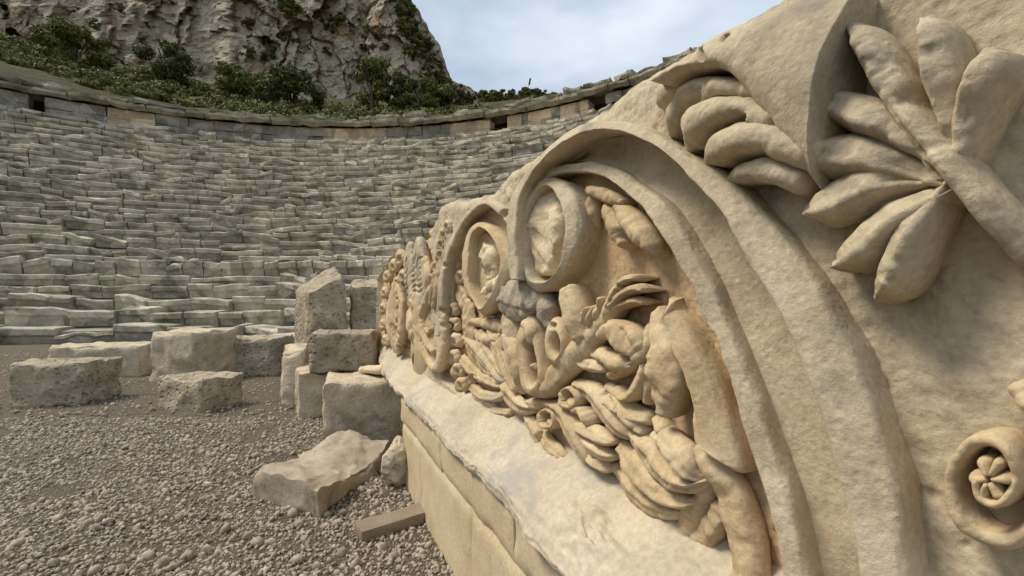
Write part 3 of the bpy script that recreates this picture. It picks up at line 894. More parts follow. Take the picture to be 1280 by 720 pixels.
# the sunk field inside the two arches
def FILL(lab, poly, h, soft=.012, hm=None):
    P = np.array([face(p[0], p[1], h if hm is None else hm) for p in poly])
    i0, i1 = np.searchsorted(S1, [P[:, 0].min() - .05, P[:, 0].max() + .05]); j0, j1 = np.searchsorted(Z1, [P[:, 1].min() - .05, P[:, 1].max() + .05])
    s = SS[i0:i1] + warp_s[i0:i1, j0:j1]; z = ZZ[:, j0:j1] + warp_z[i0:i1, j0:j1]
    ins = np.zeros(s.shape, bool); dist = np.full(s.shape, 9e9, np.float32)
    for a, b in zip(P, np.roll(P, -1, 0)):
        dx, dz = b - a; l2 = dx * dx + dz * dz + 1e-12
        c = ((a[1] > z) != (b[1] > z)) & (s < dx * (z - a[1]) / (dz if abs(dz) > 1e-9 else 1e-9) + a[0])
        ins ^= c
        t = np.clip(((s - a[0]) * dx + (z - a[1]) * dz) / l2, 0, 1)
        dist = np.minimum(dist, np.hypot(s - a[0] - t * dx, z - a[1] - t * dz))
    g = np.clip(np.where(ins, dist, -dist) / soft * .5 + .5, 0, 1); g = g * g * (3 - 2 * g)
    cur = H[i0:i1, j0:j1]
    H[i0:i1, j0:j1] = cur * (1 - g) + h * g
    LAB[i0:i1, j0:j1] = np.where(ins, lab, LAB[i0:i1, j0:j1])
H[:] = .055
names[0] = ('block_body', 'grey')
fld = label('recessed_field', 'field')
FILL(fld, F1 + [(652,272)] + E1[3:] + [(960,800),(860,720),(770,640),(660,560),(600,520),(548,470)], .0, .012, .06)
HS = .85
rim = label('outer_moulding', 'grey')
BAND(rim, E0, E1, .135, .155, depth=.014, prof=7, rough=.002, chip=.012)
cov = label('cove_moulding', 'grey')
BAND(cov, E1[2:], E2, .052, .046, depth=.0, prof=30, rough=.002, bulge=-.030, hAm=.155)
inn = label('inner_moulding', 'grey')
BAND(inn, E2, E3, .080, .092, depth=.014, prof=7, rough=.003, chip=.014)
# sunk panel with small figures at the far left end
pan = label('figure_panel', 'cream')
FILL(pan, [(474,352),(482,330),(498,316),(520,300),(536,290),(543,300),(546,330),(543,380),(539,440),(535,462),(505,452),(482,446),(474,432)], .0, .02, .03)
# --- far arch
rim1 = label('outer_moulding', 'grey')
cov1 = label('cove_moulding', 'cream')
BAND(rim1, F0, F1, .115, .125, depth=.02, prof=3.2, rough=.002)
BAND(cov1, F1, F2, .045, .040, depth=.0, prof=30, bulge=-.012, hAm=.125)
# foot of the far arch curling back to the left
J = label('volute_foot', 'cream')
ST(J, [(548,400,3.5,.12),(549,430,3.5,.12),(546,450,4,.12),(540,461,4.5,.12),(532,452,3,.11),(527,438,2.5,.10)], .03)

HS = .75
# --- near eye: deep oval bowl with a thick rim
bowl = label('eye_bowl', 'field')
ring = label('eye_ring', 'grey')
FILL(bowl, [(655,310),(655,280),(659,258),(664,248),(671,238),(679,233),(688,238),(694,250),(699,268),(702,285),(701,304),(698,322),(693,338),(686,347),(674,352),(662,350),(656,338),(654,322)], -.03, .015, .05)
O_ = [(645,310),(644,285),(645,266),(650,248),(658,235),(668,226),(682,222),(697,224),(707,231),(717,248),(723,270),(723,292),(718,315),(707,339),(689,359),(675,366),(662,360),(651,344),(645,325),(645,310)]
I_ = [(654,310),(653,282),(657,262),(663,249),(671,238),(679,233),(688,238),(694,250),(699,268),(702,285),(701,304),(698,322),(693,338),(686,347),(674,352),(662,350),(656,338),(653,322),(654,310)]
BAND(ring, O_, I_, .110, .140, depth=.016, prof=5, rough=.002, cap=False, chip=.010)
boss = label('broken_eyeball', 'patch')
ST(boss, [(682,250,11,.085),(678,268,20,.10),(675,294,23,.105),(668,318,19,.09),(664,330,10,.08)], .06, prof=5, rough=.010)
ST(boss, [(689,268,6,.115),(691,285,8,.12),(686,306,8,.115)], .04, prof=3.5, rough=.014)
# --- far eye
bowl1 = label('eye_bowl', 'cream')
ring1 = label('eye_ring', 'cream')
FILL(bowl1, [(585,318),(587,300),(592,289),(598,284),(605,287),(613,296),(620,310),(623,324),(622,338),(618,352),(613,365),(606,378),(599,385),(592,380),(587,368),(584,350)], .035, .02, .05)
O_ = [(577,319),(582,296),(588,283),(597,277),(606,278),(618,285),(630,297),(637,312),(638,328),(635,344),(629,362),(620,378),(610,390),(599,395),(590,388),(583,376),(579,355),(577,335),(577,319)]
I_ = [(584,318),(586,300),(591,289),(598,284),(605,287),(613,296),(620,310),(623,324),(622,338),(618,352),(613,365),(606,378),(599,385),(592,380),(587,368),(583,350),(583,335),(584,318)]
BAND(ring1, O_, I_, .10, .13, depth=.014, prof=5, rough=.002, cap=False, chip=.010)
boss1 = label('broken_eyeball', 'patch')
ST(boss1, [(601,312,8,.075),(608,322,10,.085),(611,334,8,.075)], .04, prof=4, rough=.014, moat=0)
ST(boss1, [(602,364,4,.07),(613,355,6,.09),(624,347,6,.10)], .04, prof=2.5, rough=.006, moat=0)
HS = .65
# --- bridge and broken nose
br = label('brow_bridge', 'grey')
ST(br, [(645,262,5,.10),(641,290,8,.105),(640,318,9,.105),(637,345,10,.10)], .05, prof=3, rough=.006)
ST(br, [(641,243,4,.12),(646,252,5,.12),(650,264,4,.115)], .05)
ST(br, [(629,236,5,.11),(634,246,4,.12),(637,262,4,.115)], .05)
HOLE(640, 268, 4, 5, .05, .1)
nose = label('broken_nose', 'nose')
ST(nose, [(610,368,8,.09),(626,364,15,.125),(645,367,19,.145),(660,372,17,.14)], .07, prof=4.5, rough=.010, tilt=.012)
ST(nose, [(618,378,8,.10),(630,386,12,.125),(644,390,12,.13),(657,385,9,.12)], .06, prof=4.0, rough=.010, tilt=-.010)
HOLE(596, 384, 8, 10, .09, .06)
HOLE(604, 392, 6, 6, .06, .06)
lip = label('lips', 'cream')
ST(lip, [(586,402,5,.05),(598,404,7,.075),(612,407,8,.09),(622,412,6,.085)], .05, rough=.004)
ST(lip, [(590,418,6,.06),(603,424,8,.07),(618,421,7,.085)], .05, rough=.004)
cheek = label('cheek', 'cream')
ST(cheek, [(630,400,9,.085),(632,418,10,.09),(622,436,10,.08)], .06, rough=.006)
cheek = label('cheek', 'cream')
ST(cheek, [(572,365,6,.05),(580,390,7,.06),(583,415,7,.06)], .04, rough=.006)

# --- curls down the left of the far face
def CURLS(pts, name='curled_lock', mat='cream'):
    for (x, y, r, h) in pts:
        c = label(name, mat)
        ST(c, [(x - .6 * r, y + .6 * r, r * .75, h), (x, y - .5 * r, r * .8, h + .012), (x + .6 * r, y + .4 * r, r * .75, h)], .05, k=.002)
        HOLE(x + .2 * r, y + .35 * r, r * .38, r * .6, .05, h)
CURLS([(561,386,6,.075),(562,405,6,.08),(565,425,6,.075),(563,445,6,.08),(568,462,6,.075),(572,480,6,.075),(566,330,5,.07),(572,345,6,.075)])
# tight rolls on the outer left flank of the far arch
CURLS([(556,282,5,.115),(551,292,5,.115),(548,304,5,.11),(546,317,4.5,.105),(540,332,4.5,.10),(536,347,4,.095)], 'rolled_leaf', 'cream')

def LEAF(pts, depth=.05, vein=.008, name='acanthus_leaf', mat='cream', prof=1.7, rough=.002, moat=.022, tilt=0, lab=None):
    c = lab if lab is not None else label(name, mat)
    ST(c, pts, depth, prof, vein, rough, moat, .003, tilt)
    return c
HS = .62
# --- leaves over the far mouth (left of centre)
LEAF([(607,418,4,.08),(613,434,7,.09),(622,452,8,.09),(632,468,6,.075)], vein=.012)
LEAF([(596,420,4,.07),(600,440,6,.08),(610,458,7,.085),(622,473,5,.07)], vein=.012)
LEAF([(629,424,4,.11),(633,442,9,.12),(639,462,9,.115),(645,484,5,.09)], vein=.010)
LEAF([(617,430,3,.10),(622,445,5,.105),(630,465,6,.10),(640,485,4,.085)])
LEAF([(578,425,5,.06),(590,440,8,.075),(600,456,8,.075),(610,470,5,.06)], vein=.01)
LEAF([(574,450,5,.06),(585,462,6,.07),(598,472,7,.075),(614,480,7,.075),(626,482,4,.06)])
LEAF([(582,478,5,.06),(590,468,5,.07),(598,475,4,.07)])
HOLE(589, 477, 4, 6, .05, .07)
LEAF([(585,485,5,.06),(598,494,7,.07),(614,497,7,.07),(628,492,5,.065)], vein=.008)
LEAF([(590,497,5,.05),(602,504,6,.055),(614,506,4,.05)])
LEAF([(604,508,5,.05),(617,514,6,.055),(632,516,5,.05)])
LEAF([(625,488,7,.075),(636,502,11,.085),(650,510,9,.085),(662,512,5,.07)], vein=.01)

# --- great central leaf
sw = label('central_leaf', 'cream')
ST(sw, [(657,487,9,.11),(672,486,13,.125),(686,470,14,.13),(703,450,15,.135),(722,428,15,.13),(742,402,13,.125),(760,380,11,.12)], .085, prof=2.3, rough=.003, moat=.045, k=.004)
lp = label('drilled_lobe', 'cream')
BAND(lp, [(656,392),(664,400),(670,420),(676,450),(680,474),(676,490),(663,496),(652,488),(646,466),(642,442),(641,420),(645,405),(656,392)],
     [(656,424),(660,427),(664,442),(668,460),(668,475),(663,483),(657,478),(654,462),(652,446),(651,434),(656,424)], .125, .150, depth=.05, prof=2.6, rough=.004, cap=False)
ST(lp, [(652,405,4,.15),(656,415,5.5,.16),(659,425,4,.15)], .05)
ST(lp, [(655,456,3.5,.10),(661,458,4,.11),(665,460,3,.10)], .05, rough=.004)
lp2 = label('drilled_lobe', 'cream')
BAND(lp2, [(688,397),(697,401),(704,412),(708,430),(705,448),(696,461),(687,457),(681,441),(679,420),(682,405),(688,397)],
     [(690,418),(695,418),(699,426),(699,436),(695,444),(690,444),(687,436),(687,425),(690,418)], .125, .150, depth=.045, prof=2.6, rough=.004, cap=False)
HOLE(689, 407, 4.5, 3.5, .05, .14)
LEAF([(702,364,5.5,.165),(704,383,9,.175),(709,402,9.5,.17),(716,420,9,.155)], .075, lab=sw)
# fingers at the leaf tip
LEAF([(756,378,7,.13),(764,362,7,.14),(776,350,6.5,.145),(788,347,5,.14)], .06, lab=sw)
LEAF([(760,380,7,.13),(774,366,6,.145),(790,360,6,.145),(797,362,4,.14)], .05, lab=sw)
LEAF([(760,386,7,.12),(776,379,6,.13),(790,376,5.5,.13),(799,378,3.5,.12)], .05, lab=sw)
HOLE(773, 358, 3, 3, .05, .14)
for a in [(722,398,728,386),(729,402,737,384),(737,392,744,374),(716,405,722,392)]:
    LEAF([(a[0],a[1]+6,4.5,.13),(a[0],a[1],4,.145),(a[2],a[3],2.5,.14)], .05, lab=sw)
GROOVE([(672,486,2,.14),(690,470,2,.14),(706,448,2,.14),(726,424,2,.13)], .012)
# drip below the near eye
dr_ = label('tear_drop', 'nose')
ST(dr_, [(673,362,3,.10),(674,374,6,.115),(675,390,10,.12),(680,404,6,.11)], .05, rough=.004)

# --- flower bud hanging in the near field
bud = label('flower_bud', 'cream')
ST(bud, [(733,237,6,.09),(748,243,9,.10),(764,249,8,.095),(775,253,5,.085)], .05, prof=3, rough=.004)
ST(bud, [(752,260,7,.09),(757,275,11,.11),(764,290,13,.125),(770,301,8,.115)], .07, rough=.004, moat=.03)
ST(bud, [(766,262,9,.10),(778,278,13,.13),(791,294,13,.135),(804,308,10,.12),(813,316,6,.10)], .075, rough=.004, moat=.03)
GROOVE([(768,288,2.2,.12),(776,301,2.2,.12),(786,312,2.5,.11)], .035)
GROOVE([(752,284,1.6,.11),(760,294,1.6,.11)], .02)
ST(bud, [(736,250,5,.07),(733,265,7,.075),(733,285,6,.06)], .05, rough=.004)

# --- long flat blade right of the mouth
bl_ = label('long_blade', 'cream')
BAND(bl_, [(817,374),(828,408),(841,440),(853,472),(859,505),(864,548),(872,560)], [(822,372),(858,407),(880,445),(898,490),(914,535),(928,580),(929,592)], .150, .080, depth=.012, prof=8, rough=.004, n=60, bulge=.004, chip=.012, taper=.14)
# --- vertical tongue
tg = label('tongue', 'cream')
ST(tg, [(816,390,6,.10),(818,415,13,.13),(819,445,20,.16),(820,475,20,.165),(820,500,14,.15),(824,514,8,.13)], .07, prof=2.8, rough=.004, moat=.04)
GROOVE([(806,500,3,.14),(812,508,3,.14)], .02)
# --- rolled leaf right of the central leaf
rl = label('rolled_leaf', 'cream')
ST(rl, [(737,440,9,.10),(752,450,11,.12),(768,456,12,.13),(786,448,12,.13),(800,430,10,.12),(806,410,8,.10)], .07, prof=2.2, rough=.003, moat=.035)
ST(rl, [(745,418,7,.125),(756,414,12,.15),(768,424,15,.16),(780,436,12,.15)], .06, prof=2.5, rough=.003, moat=.012)
ST(rl, [(760,404,5,.13),(770,408,6,.145),(782,420,8,.15),(789,432,7,.145)], .05, prof=2.4, rough=.003, moat=.01)
HOLE(785, 451, 4.5, 5, .09, .12); HOLE(737, 438, 5, 4.5, .06, .11); HOLE(752, 459, 5, 4, .06, .11)
LEAF([(716,448,7,.10),(726,456,9,.12),(740,459,8,.12),(750,462,5,.105)], .06)
LEAF([(757,470,6,.10),(768,464,8,.115),(782,458,8,.12),(796,452,6,.11)], .06)
LEAF([(764,488,5,.10),(774,498,7,.12),(786,488,9,.13),(795,470,8,.125),(799,458,5,.11)], .07, vein=.012)
LEAF([(800,470,6,.10),(802,485,7,.11),(801,500,6,.10)], .06)
LEAF([(752,490,9,.10),(766,505,10,.11),(780,518,11,.115),(798,524,10,.11)], .06, vein=.01)
# --- lower leaves
LEAF([(714,484,10,.10),(732,494,13,.115),(746,512,13,.125),(758,530,12,.125),(772,543,9,.115),(783,549,5,.10)], .07, vein=.008, moat=.035)
LEAF([(738,490,6,.10),(752,502,8,.12),(768,514,8,.12),(786,530,8,.11),(797,540,5,.10)], .06)
GROOVE([(748,494,2.2,.12),(760,506,2.5,.12)], .03)
c = LEAF([(676,506,7,.08),(690,514,10,.10),(703,534,12,.115),(714,556,12,.115),(726,573,9,.10),(735,582,5,.08)], .07, vein=.012, moat=.03)
LEAF([(706,528,6,.09),(722,538,9,.115),(738,545,10,.12),(752,551,8,.115),(762,553,4,.10)], .06)
LEAF([(720,548,6,.09),(734,562,9,.115),(748,570,9,.115),(760,572,5,.10)], .06)
LEAF([(726,566,6,.085),(738,578,8,.10),(748,585,8,.10),(755,588,4,.09)], .06)
LEAF([(654,526,6,.06),(664,542,8,.075),(676,558,8,.075),(690,567,6,.065)], .05, vein=.008)
LEAF([(668,540,5,.065),(682,558,7,.08),(696,570,7,.08),(706,576,4,.06)], .05)
LEAF([(655,505,7,.07),(668,506,8,.085),(684,508,6,.09)], .05)
# drilled curls
def SCROLL(x, y, r, h, hole):
    c = label('scroll_eye', 'cream')
    P = []
    for k in range(9):
        a = -2.4 + k * .72; P.append((x + math.cos(a) * r, y + math.sin(a) * r * 1.15, r * .42, h))
    ST(c, P, .05, rough=.002, moat=.015)
    HOLE(x, y - r * .1, hole, hole * 1.3, .09, h)
    ST(c, [(x + r * .2, y + r * .5, r * .42, h - .01), (x + r * .5, y + r * .9, r * .4, h)], .05, rough=.003)
SCROLL(680, 524, 9, .10, 5)
SCROLL(708, 498, 10, .11, 6)
ST(label('scroll_eye', 'cream'), [(712,512,6,.115),(722,518,7,.12),(730,526,6,.11)], .05, rough=.006)
HOLE(728, 512, 3, 3, .06, .11); HOLE(659, 547, 2.5, 4, .04, .07); HOLE(672, 548, 2.5, 7, .05, .075)
# --- bottom right leaves
LEAF([(766,588,7,.06),(776,606,10,.085),(794,625,12,.095),(818,640,12,.095),(842,644,9,.085),(858,640,5,.07)], .06, moat=.03)
LEAF([(771,562,7,.09),(781,582,12,.115),(798,604,14,.125),(822,622,14,.125),(848,630,11,.11),(868,628,6,.09)], .07, moat=.03, vein=.006)
LEAF([(783,546,7,.10),(796,566,13,.13),(812,588,14,.14),(834,605,14,.14),(858,610,11,.13),(878,604,6,.11)], .08, moat=.035, vein=.008)
LEAF([(816,542,8,.10),(826,556,12,.135),(838,576,15,.155),(852,592,13,.15),(864,598,8,.13)], .08, rough=.005, moat=.03)
LEAF([(815,530,8,.09),(820,540,9,.10)], .05)
stem = label('stem', 'cream')
ST(stem, [(874,562,9,.10),(880,580,12,.11),(892,605,17,.11),(906,632,19,.10),(916,662,18,.10),(924,700,18,.10),(930,740,18,.10)], .07, rough=.006, prof=2.6)
ST(stem, [(880,605,9,.09),(868,630,14,.085),(856,655,16,.07),(850,680,14,.05)], .05, rough=.008)
ST(stem, [(893,640,14,.08),(880,660,18,.08),(866,685,18,.06)], .05, rough=.01)
HOLE(902, 690, 9, 12, .08, .06)
HS = .6
# --- great overhanging leaf at the top right
GREY = 'grey'
def CURL(pts, d):
    ST(label('curled_leaf', GREY), pts, d, prof=2.6, rough=.002)
CURL([(820,126,6,.15),(825,112,11,.19),(842,104,12,.20),(866,100,8,.19)], .08)
CURL([(836,166,7,.16),(835,142,13,.21),(848,122,17,.24),(874,110,18,.25),(910,108,16,.25),(960,118,16,.24)], .10)
GROOVE([(836,152,3.5,.24),(841,136,5,.25),(853,124,5.5,.26),(869,117,3,.26)], .055)
CURL([(852,184,8,.18),(851,162,17,.24),(866,146,22,.27),(900,136,23,.28),(960,146,24,.27)], .11)
GROOVE([(857,188,4,.26),(874,172,8,.28),(895,156,8,.29),(922,146,3.5,.29)], .08)
CURL([(880,200,8,.20),(884,186,15,.25),(904,172,21,.285),(945,170,26,.29),(1000,190,26,.27)], .11)
GROOVE([(892,206,4,.26),(915,196,5,.28),(945,190,3,.28)], .05)
CURL([(908,224,8,.18),(922,214,13,.22),(950,210,17,.25),(990,225,18,.24)], .08)
ov = label('overhanging_leaf', GREY)
BAND(ov, [(819,104),(836,92),(856,83),(872,72),(880,52),(905,34),(940,14),(1000,-10),(1060,-20)], [(835,105),(858,92),(880,86),(898,86),(916,98),(932,118),(952,150),(985,200),(1010,235)], .22, .26, depth=.05, prof=3, rough=.006, bulge=.03, chip=.01)
GROOVE([(879,62,2.5,.26),(885,74,3,.27)], .04)
HOLE(921, 52, 4, 5, .05, .22)
# carving that continues past the photograph's right edge: a spreading leaf and a volute below it
fan = label('spreading_leaf', GREY)
hub = (1215, 250)
ST(fan, [(1290,330,26,.16),(1250,290,26,.20),(1200,235,24,.24),(1140,160,20,.25),(1085,90,14,.24)], .10, prof=1.8, rough=.004, vein=.01)
for k, (ex_, ey_, wl) in enumerate([(1012,118,15),(990,190,17),(1004,262,17),(1040,330,16),(1092,372,14),(1060,30,15),(1150,20,16),(1230,60,16)]):
    mxp, myp = hub[0] - 20 - 12 * (k % 3), hub[1] - 30 + 10 * (k % 2)
    qx, qy = (ex_ + mxp) / 2 - 8, (ey_ + myp) / 2 - 14
    ST(fan, [(mxp, myp, wl * .7, .20), (qx, qy, wl * 1.7, .245), (ex_ * .75 + qx * .25, ey_ * .75 + qy * .25, wl * 1.6, .24), (ex_, ey_, wl * .7, .20)], .09, prof=1.8, rough=.004, vein=.02)
vol = label('volute', 'cream')
P_ = []
for k in range(26):
    a_ = -1.2 + k * .42; rr_ = 118 * math.exp(-k * .062)
    P_.append((1235 + math.cos(a_) * rr_ * .78, 600 + math.sin(a_) * rr_, max(5, 17 - k * .45), .16 + .002 * k))
ST(vol, P_, .07, prof=2.6, rough=.003)
eye_ = label('rosette', 'cream')
for k in range(6):
    a_ = k * 1.047
    ST(eye_, [(1235 + 6 * math.cos(a_), 600 + 7 * math.sin(a_), 6, .2), (1235 + 20 * math.cos(a_), 600 + 24 * math.sin(a_), 10, .2)], .06, prof=2.2, rough=.003)


HS = .8
# --- small figures at the far left end
CURLS([(497,322,6,.10),(489,332,5,.095),(481,345,4,.09),(478,365,4,.09),(476,385,4,.09),(476,405,4,.085),(479,425,4,.085),(500,345,5,.10),(494,352,4,.10)], 'curled_lock', 'cream')
om = label('oval_mask', 'cream')
ST(om, [(490,366,5,.12),(487,385,7,.13),(486,405,7,.13),(490,425,5,.11)], .05, rough=.004)
ST(om, [(494,366,3,.14),(497,385,3,.145),(497,408,3,.14),(493,432,3,.12)], .04)
hair = label('wavy_hair', 'grey')
ST(hair, [(507,322,5,.10),(509,345,6,.105),(512,365,6,.105)], .04, prof=4)
ST(hair, [(518,315,6,.10),(522,340,7,.11),(524,365,6,.105)], .04, prof=4)
for k in range(7):
    y = 322 + k * 7
    GROOVE([(513,y+3,1.1,.11),(517,y-1,1.1,.11),(521,y+2,1.1,.11),(526,y-1,1.1,.11)], .02)
for k in range(12):
    HOLE(507 + (k % 2) * 2, 325 + k * 4, 1.2, 1.2, .025, .10)
for k in range(13):
    HOLE(501 + (k % 2) * 2.2, 368 + k * 5.5, 1.2, 1.6, .035, .08)
fc = label('small_face', 'cream')
ST(fc, [(511,372,5,.10),(514,388,7,.115),(516,405,8,.115),(517,420,7,.10)], .05, prof=3, rough=.003)
ST(fc, [(508,396,2.5,.12),(508,408,3.5,.145),(510,418,3,.14)], .05)
ST(fc, [(509,376,2.2,.13),(512,379,2.2,.13),(513,386,2,.12)], .03)
HOLE(511, 384, 1.8, 3, .03, .12); HOLE(511, 417, 2, 3, .04, .12)
ST(fc, [(515,430,6,.10),(517,440,8,.11),(517,448,6,.09)], .05)
ov1 = label('oval_leaf', 'cream')
ST(ov1, [(534,362,3.5,.125),(528,376,3,.12),(523,395,2.5,.115),(524,415,2.5,.115),(531,432,3,.115),(538,440,3,.11)], .05)
ST(ov1, [(532,385,5,.06),(531,405,6,.075),(534,425,5,.065)], .04)
ST(ov1, [(530,412,1.8,.10),(533,416,2,.10),(536,411,1.8,.10)], .03)
LEAF([(527,330,3,.10),(529,345,4,.11),(530,360,3,.10)], .04)
LEAF([(541,345,2.5,.11),(539,362,3.5,.12),(537,378,2.5,.11)], .04)

# ---- weathering and smoothing
def blur(A, n=1):
    for _ in range(n):
        A = np.pad(A, 1, mode='edge')
        A = (A[:-2, 1:-1] + A[2:, 1:-1] + 2 * A[1:-1, 1:-1] + A[1:-1, :-2] + A[1:-1, 2:]) / 6
    return A
H = blur(H, 1)
one = np.ones_like(H); sA = SS * one; zA = ZZ * one
H += .0050 * fbm(sA * 9, zA * 9, 1.0, 4) + .0022 * fbm(sA * 38, zA * 38, 2.0, 3) + .0008 * fbm(sA * 120, zA * 120, 3.0, 2)
chip = fbm(sA * 16, zA * 16, 8.0, 4)
H -= .014 * np.clip(chip - .62, 0, .5)
# top silhouette of the block
TOP = np.array([(466,345),(474,334),(480,322),(496,311),(520,294),(533,282),(539,272),(542,256),(560,248),(571,251),(582,247),(604,240),(630,209),(656,193),(683,177),(704,161),(722,146),(740,135),(750,124),(765,110),(800,82),(825,69),(855,47),(880,35),(900,22),(928,10),(960,-14),(1040,-68),(1280,-230)], float)
tp = np.array([face(p[0], p[1], .09) for p in TOP])[::-1]
zt = np.interp(S1, tp[:, 0], tp[:, 1]) + .006 * fbm(S1 * 5, S1 * 0, 0, 4) + .003 * fbm(S1 * 30, S1 * 0, 4, 3)
zt = np.minimum(zt, ZT - .004)
# relief fades towards the broken top edge
edge = np.clip((zt[:, None] - Z1[None, :]) / .05, 0, 1)
H = np.where(H > .08, .08 + (H - .08) * np.sqrt(edge * (2 - edge)), H - .02 * (1 - edge) ** 2).astype(np.float32)
sE = 5.35                                  # far end of the block
endf = np.clip((sE - S1) / .12, 0, 1)[:, None]
H = H * np.sqrt(endf * (2 - endf)) - .02 * (1 - endf)
ncol = int(np.searchsorted(S1, sE)) + 1
Zc = np.minimum(Z1[None, :], zt[:, None])
fd = np.clip((zt[:, None] - Z1[None, :]) / .03, 0, 1)
V = world(S1[:ncol, None] + 0 * Zc[:ncol], Zc[:ncol], H[:ncol])
Fq = grid_faces(ncol, NZ)
jj = np.arange(NZ - 1)[None, :]
alive = (Z1[None, :-1] < np.maximum(zt[:ncol - 1], zt[1:ncol])[:, None]).reshape(-1)
flab = LAB[:ncol - 1, :NZ - 1].reshape(-1)
org = world(np.array(2.4), np.array(-1.26), 0.0)
frieze = empty('carved_frieze_block', (float(org[0]), float(org[1]), 0.0), 'long weathered limestone frieze block deeply carved with arches, ring eyes and acanthus leaves', 'carved stone')
Vf = V.reshape(-1, 3)
Vf = Vf - np.array(frieze.location, np.float32)
for k, (nm, mt) in names.items():
    sel = alive & (flab == k)
    if sel.sum() < 6: continue
    f = Fq[sel]
    u, inv = np.unique(f, return_inverse=True)
    if k == 0:
        body_parts = (u, inv.reshape(-1, 4)); continue
    mesh_np(nm, Vf[u], inv.reshape(-1, 4)[:, ::-1], M[mt], frieze)
BUILT = {}
for k, lst in PARTS.items():
    nm, mt = names[k]; mb = MB()
    for V_, F_, tm in lst:
        mb.add(world(V_[:, 0], V_[:, 1], V_[:, 2]) - np.array(frieze.location), F_)
    o = mb.build(nm, M[mt], frieze); BUILT[k] = o
    bm = bmesh.new(); bm.from_mesh(o.data); bmesh.ops.recalc_face_normals(bm, faces=bm.faces); bm.to_mesh(o.data); bm.free()
for child, par in ((boss, ring), (boss1, ring1), (lp, sw), (lp2, sw), (eye_, vol)):
    BUILT[child].parent = BUILT[par]
# body: front wall left between the carvings + top, back and end faces
mb = MB()
u, fb = body_parts
mb.add(Vf[u], fb[:, ::-1])
st = 4
idx = np.arange(0, ncol, st)
Ht = np.array([np.interp(zt[i], Z1, H[i]) for i in range(ncol)])
dep = np.array([0, .02, .05, .10, .18, .28, .40, .52, .62])
Sg, Dg = np.meshgrid(np.arange(ncol), dep, indexing='ij')
zz = zt[Sg] + .02 * np.clip(Dg / .05, 0, 1) * (fbm(S1[Sg] * 4, Dg * 6, 3, 4)) + .006 * fbm(S1[Sg] * 20, Dg * 20, 6, 3) * np.clip(Dg / .02, 0, 1) - .05 * Dg
tops = world(S1[Sg], zz, Ht[Sg] - Dg) - np.array(frieze.location)
mb.add(tops.reshape(-1, 3), grid_faces(ncol, len(dep))[:, ::-1])
# back and ends
bz = np.linspace(0, 1, 12)
I, B = np.meshgrid(idx, bz, indexing='ij')
zb_ = zz[:, -1][I] * (1 - B) + (-.70) * B
bk = world(S1[I], zb_, (Ht[I] - .62) + .015 * fbm(S1[I] * 3, zb_ * 3, 2, 3) * (B > 0)) - np.array(frieze.location)
mb.add(bk.reshape(-1, 3), grid_faces(len(idx), 12)[:, ::-1])
def endcap(i, flip):
    hh = np.linspace(0, 1, 14); vv_ = np.linspace(0, 1, 30)
    A, Bv = np.meshgrid(hh, vv_, indexing='ij')
    zc = -.66 + (zt[i] + .66) * Bv
    hfront = np.interp(zc.ravel(), Z1, H[i]).reshape(zc.shape)
    h_ = hfront * (1 - A) + (Ht[i] - .62) * A
    w_ = np.sin(A * math.pi) * np.sin(Bv * math.pi)
    s_ = S1[i] + (.05 * fbm(A * 5, Bv * 6, 1, 4) * w_)
    P = world(s_, zc - .03 * A * Bv, h_) - np.array(frieze.location)
    g = grid_faces(14, 30)
    mb.add(P.reshape(-1, 3), g if flip else g[:, ::-1])
endcap(0, False); endcap(ncol - 1, True)
mb.build('block_body', M['grey'], frieze)

# ---- projecting ledge under the carving
ls = np.concatenate([np.arange(-1.3, .2, .01), np.arange(.2, 2.2, .006), np.arange(2.2, 5.34, .012)])
lt = np.linspace(0, 1, 150)
def ledge_pt(s, t):
    # profile in (h, z): from behind the carving, down the weathered slope, over the lip, back under
    prof_h = np.array([-.05, .012, .065, .12, .165, .192, .203, .203, .190, .165, .10, -.05])
    prof_z = np.array([-.470, -.500, -.538, -.578, -.610, -.635, -.655, -.675, -.690, -.694, -.694, -.694])
    q = np.linspace(0, 1, 12)
    q = np.array([0, .06, .17, .31, .46, .58, .66, .73, .79, .84, .90, 1.0])
    return np.interp(t, q, prof_h), np.interp(t, q, prof_z)
A, B = np.meshgrid(ls, lt, indexing='ij')
h0, z0 = ledge_pt(A, B)
out = np.clip((5.25 - A) / 2.3, .0, 1); out = out * (2 - out)        # the lip is broken away towards the far end
near = np.interp(A, [-1.3, .5, .9, 1.15, 1.2, 5], [1.12, 1.12, 1.12, 1.10, 1.0, 1.0])
wgt = np.clip(h0 / .06, 0, 1)
h1 = np.where(h0 > 0, h0 * (.10 + .90 * out) * near, h0)
rag = fbm(A * 4.5, B * 1.2, 3, 4); rag2 = fbm(A * 26, B * 6, 5, 3)
lipw = np.exp(-((B - .66) / .14) ** 2)
h1 = h1 + wgt * (.010 * fbm(A * 5, B * 4, 1, 3) + .002 * fbm(A * 24, B * 16, 2, 2)) - lipw * (.016 * np.clip(rag, 0, 1) + .003 * np.clip(rag2, 0, 1))
z1 = z0 + wgt * (.010 * fbm(A * 4, B * 5, 7, 3) + .002 * fbm(A * 22, B * 18, 8, 2)) + np.exp(-((B - .74) / .10) ** 2) * (.026 * np.clip(rag, -.4, 1) + .003 * rag2)
# a worn rosette lump and the thick mass at the near end
z1 = z1 + .02 * np.exp(-((A - .95) / .10) ** 2 - ((B - .40) / .12) ** 2) * (1 + fbm(A * 30, B * 20, 4, 3))
P = world(A, z1, h1) - np.array(frieze.location)
mesh_np('ledge', P.reshape(-1, 3), grid_faces(len(ls), len(lt)), M['ledge'], frieze)

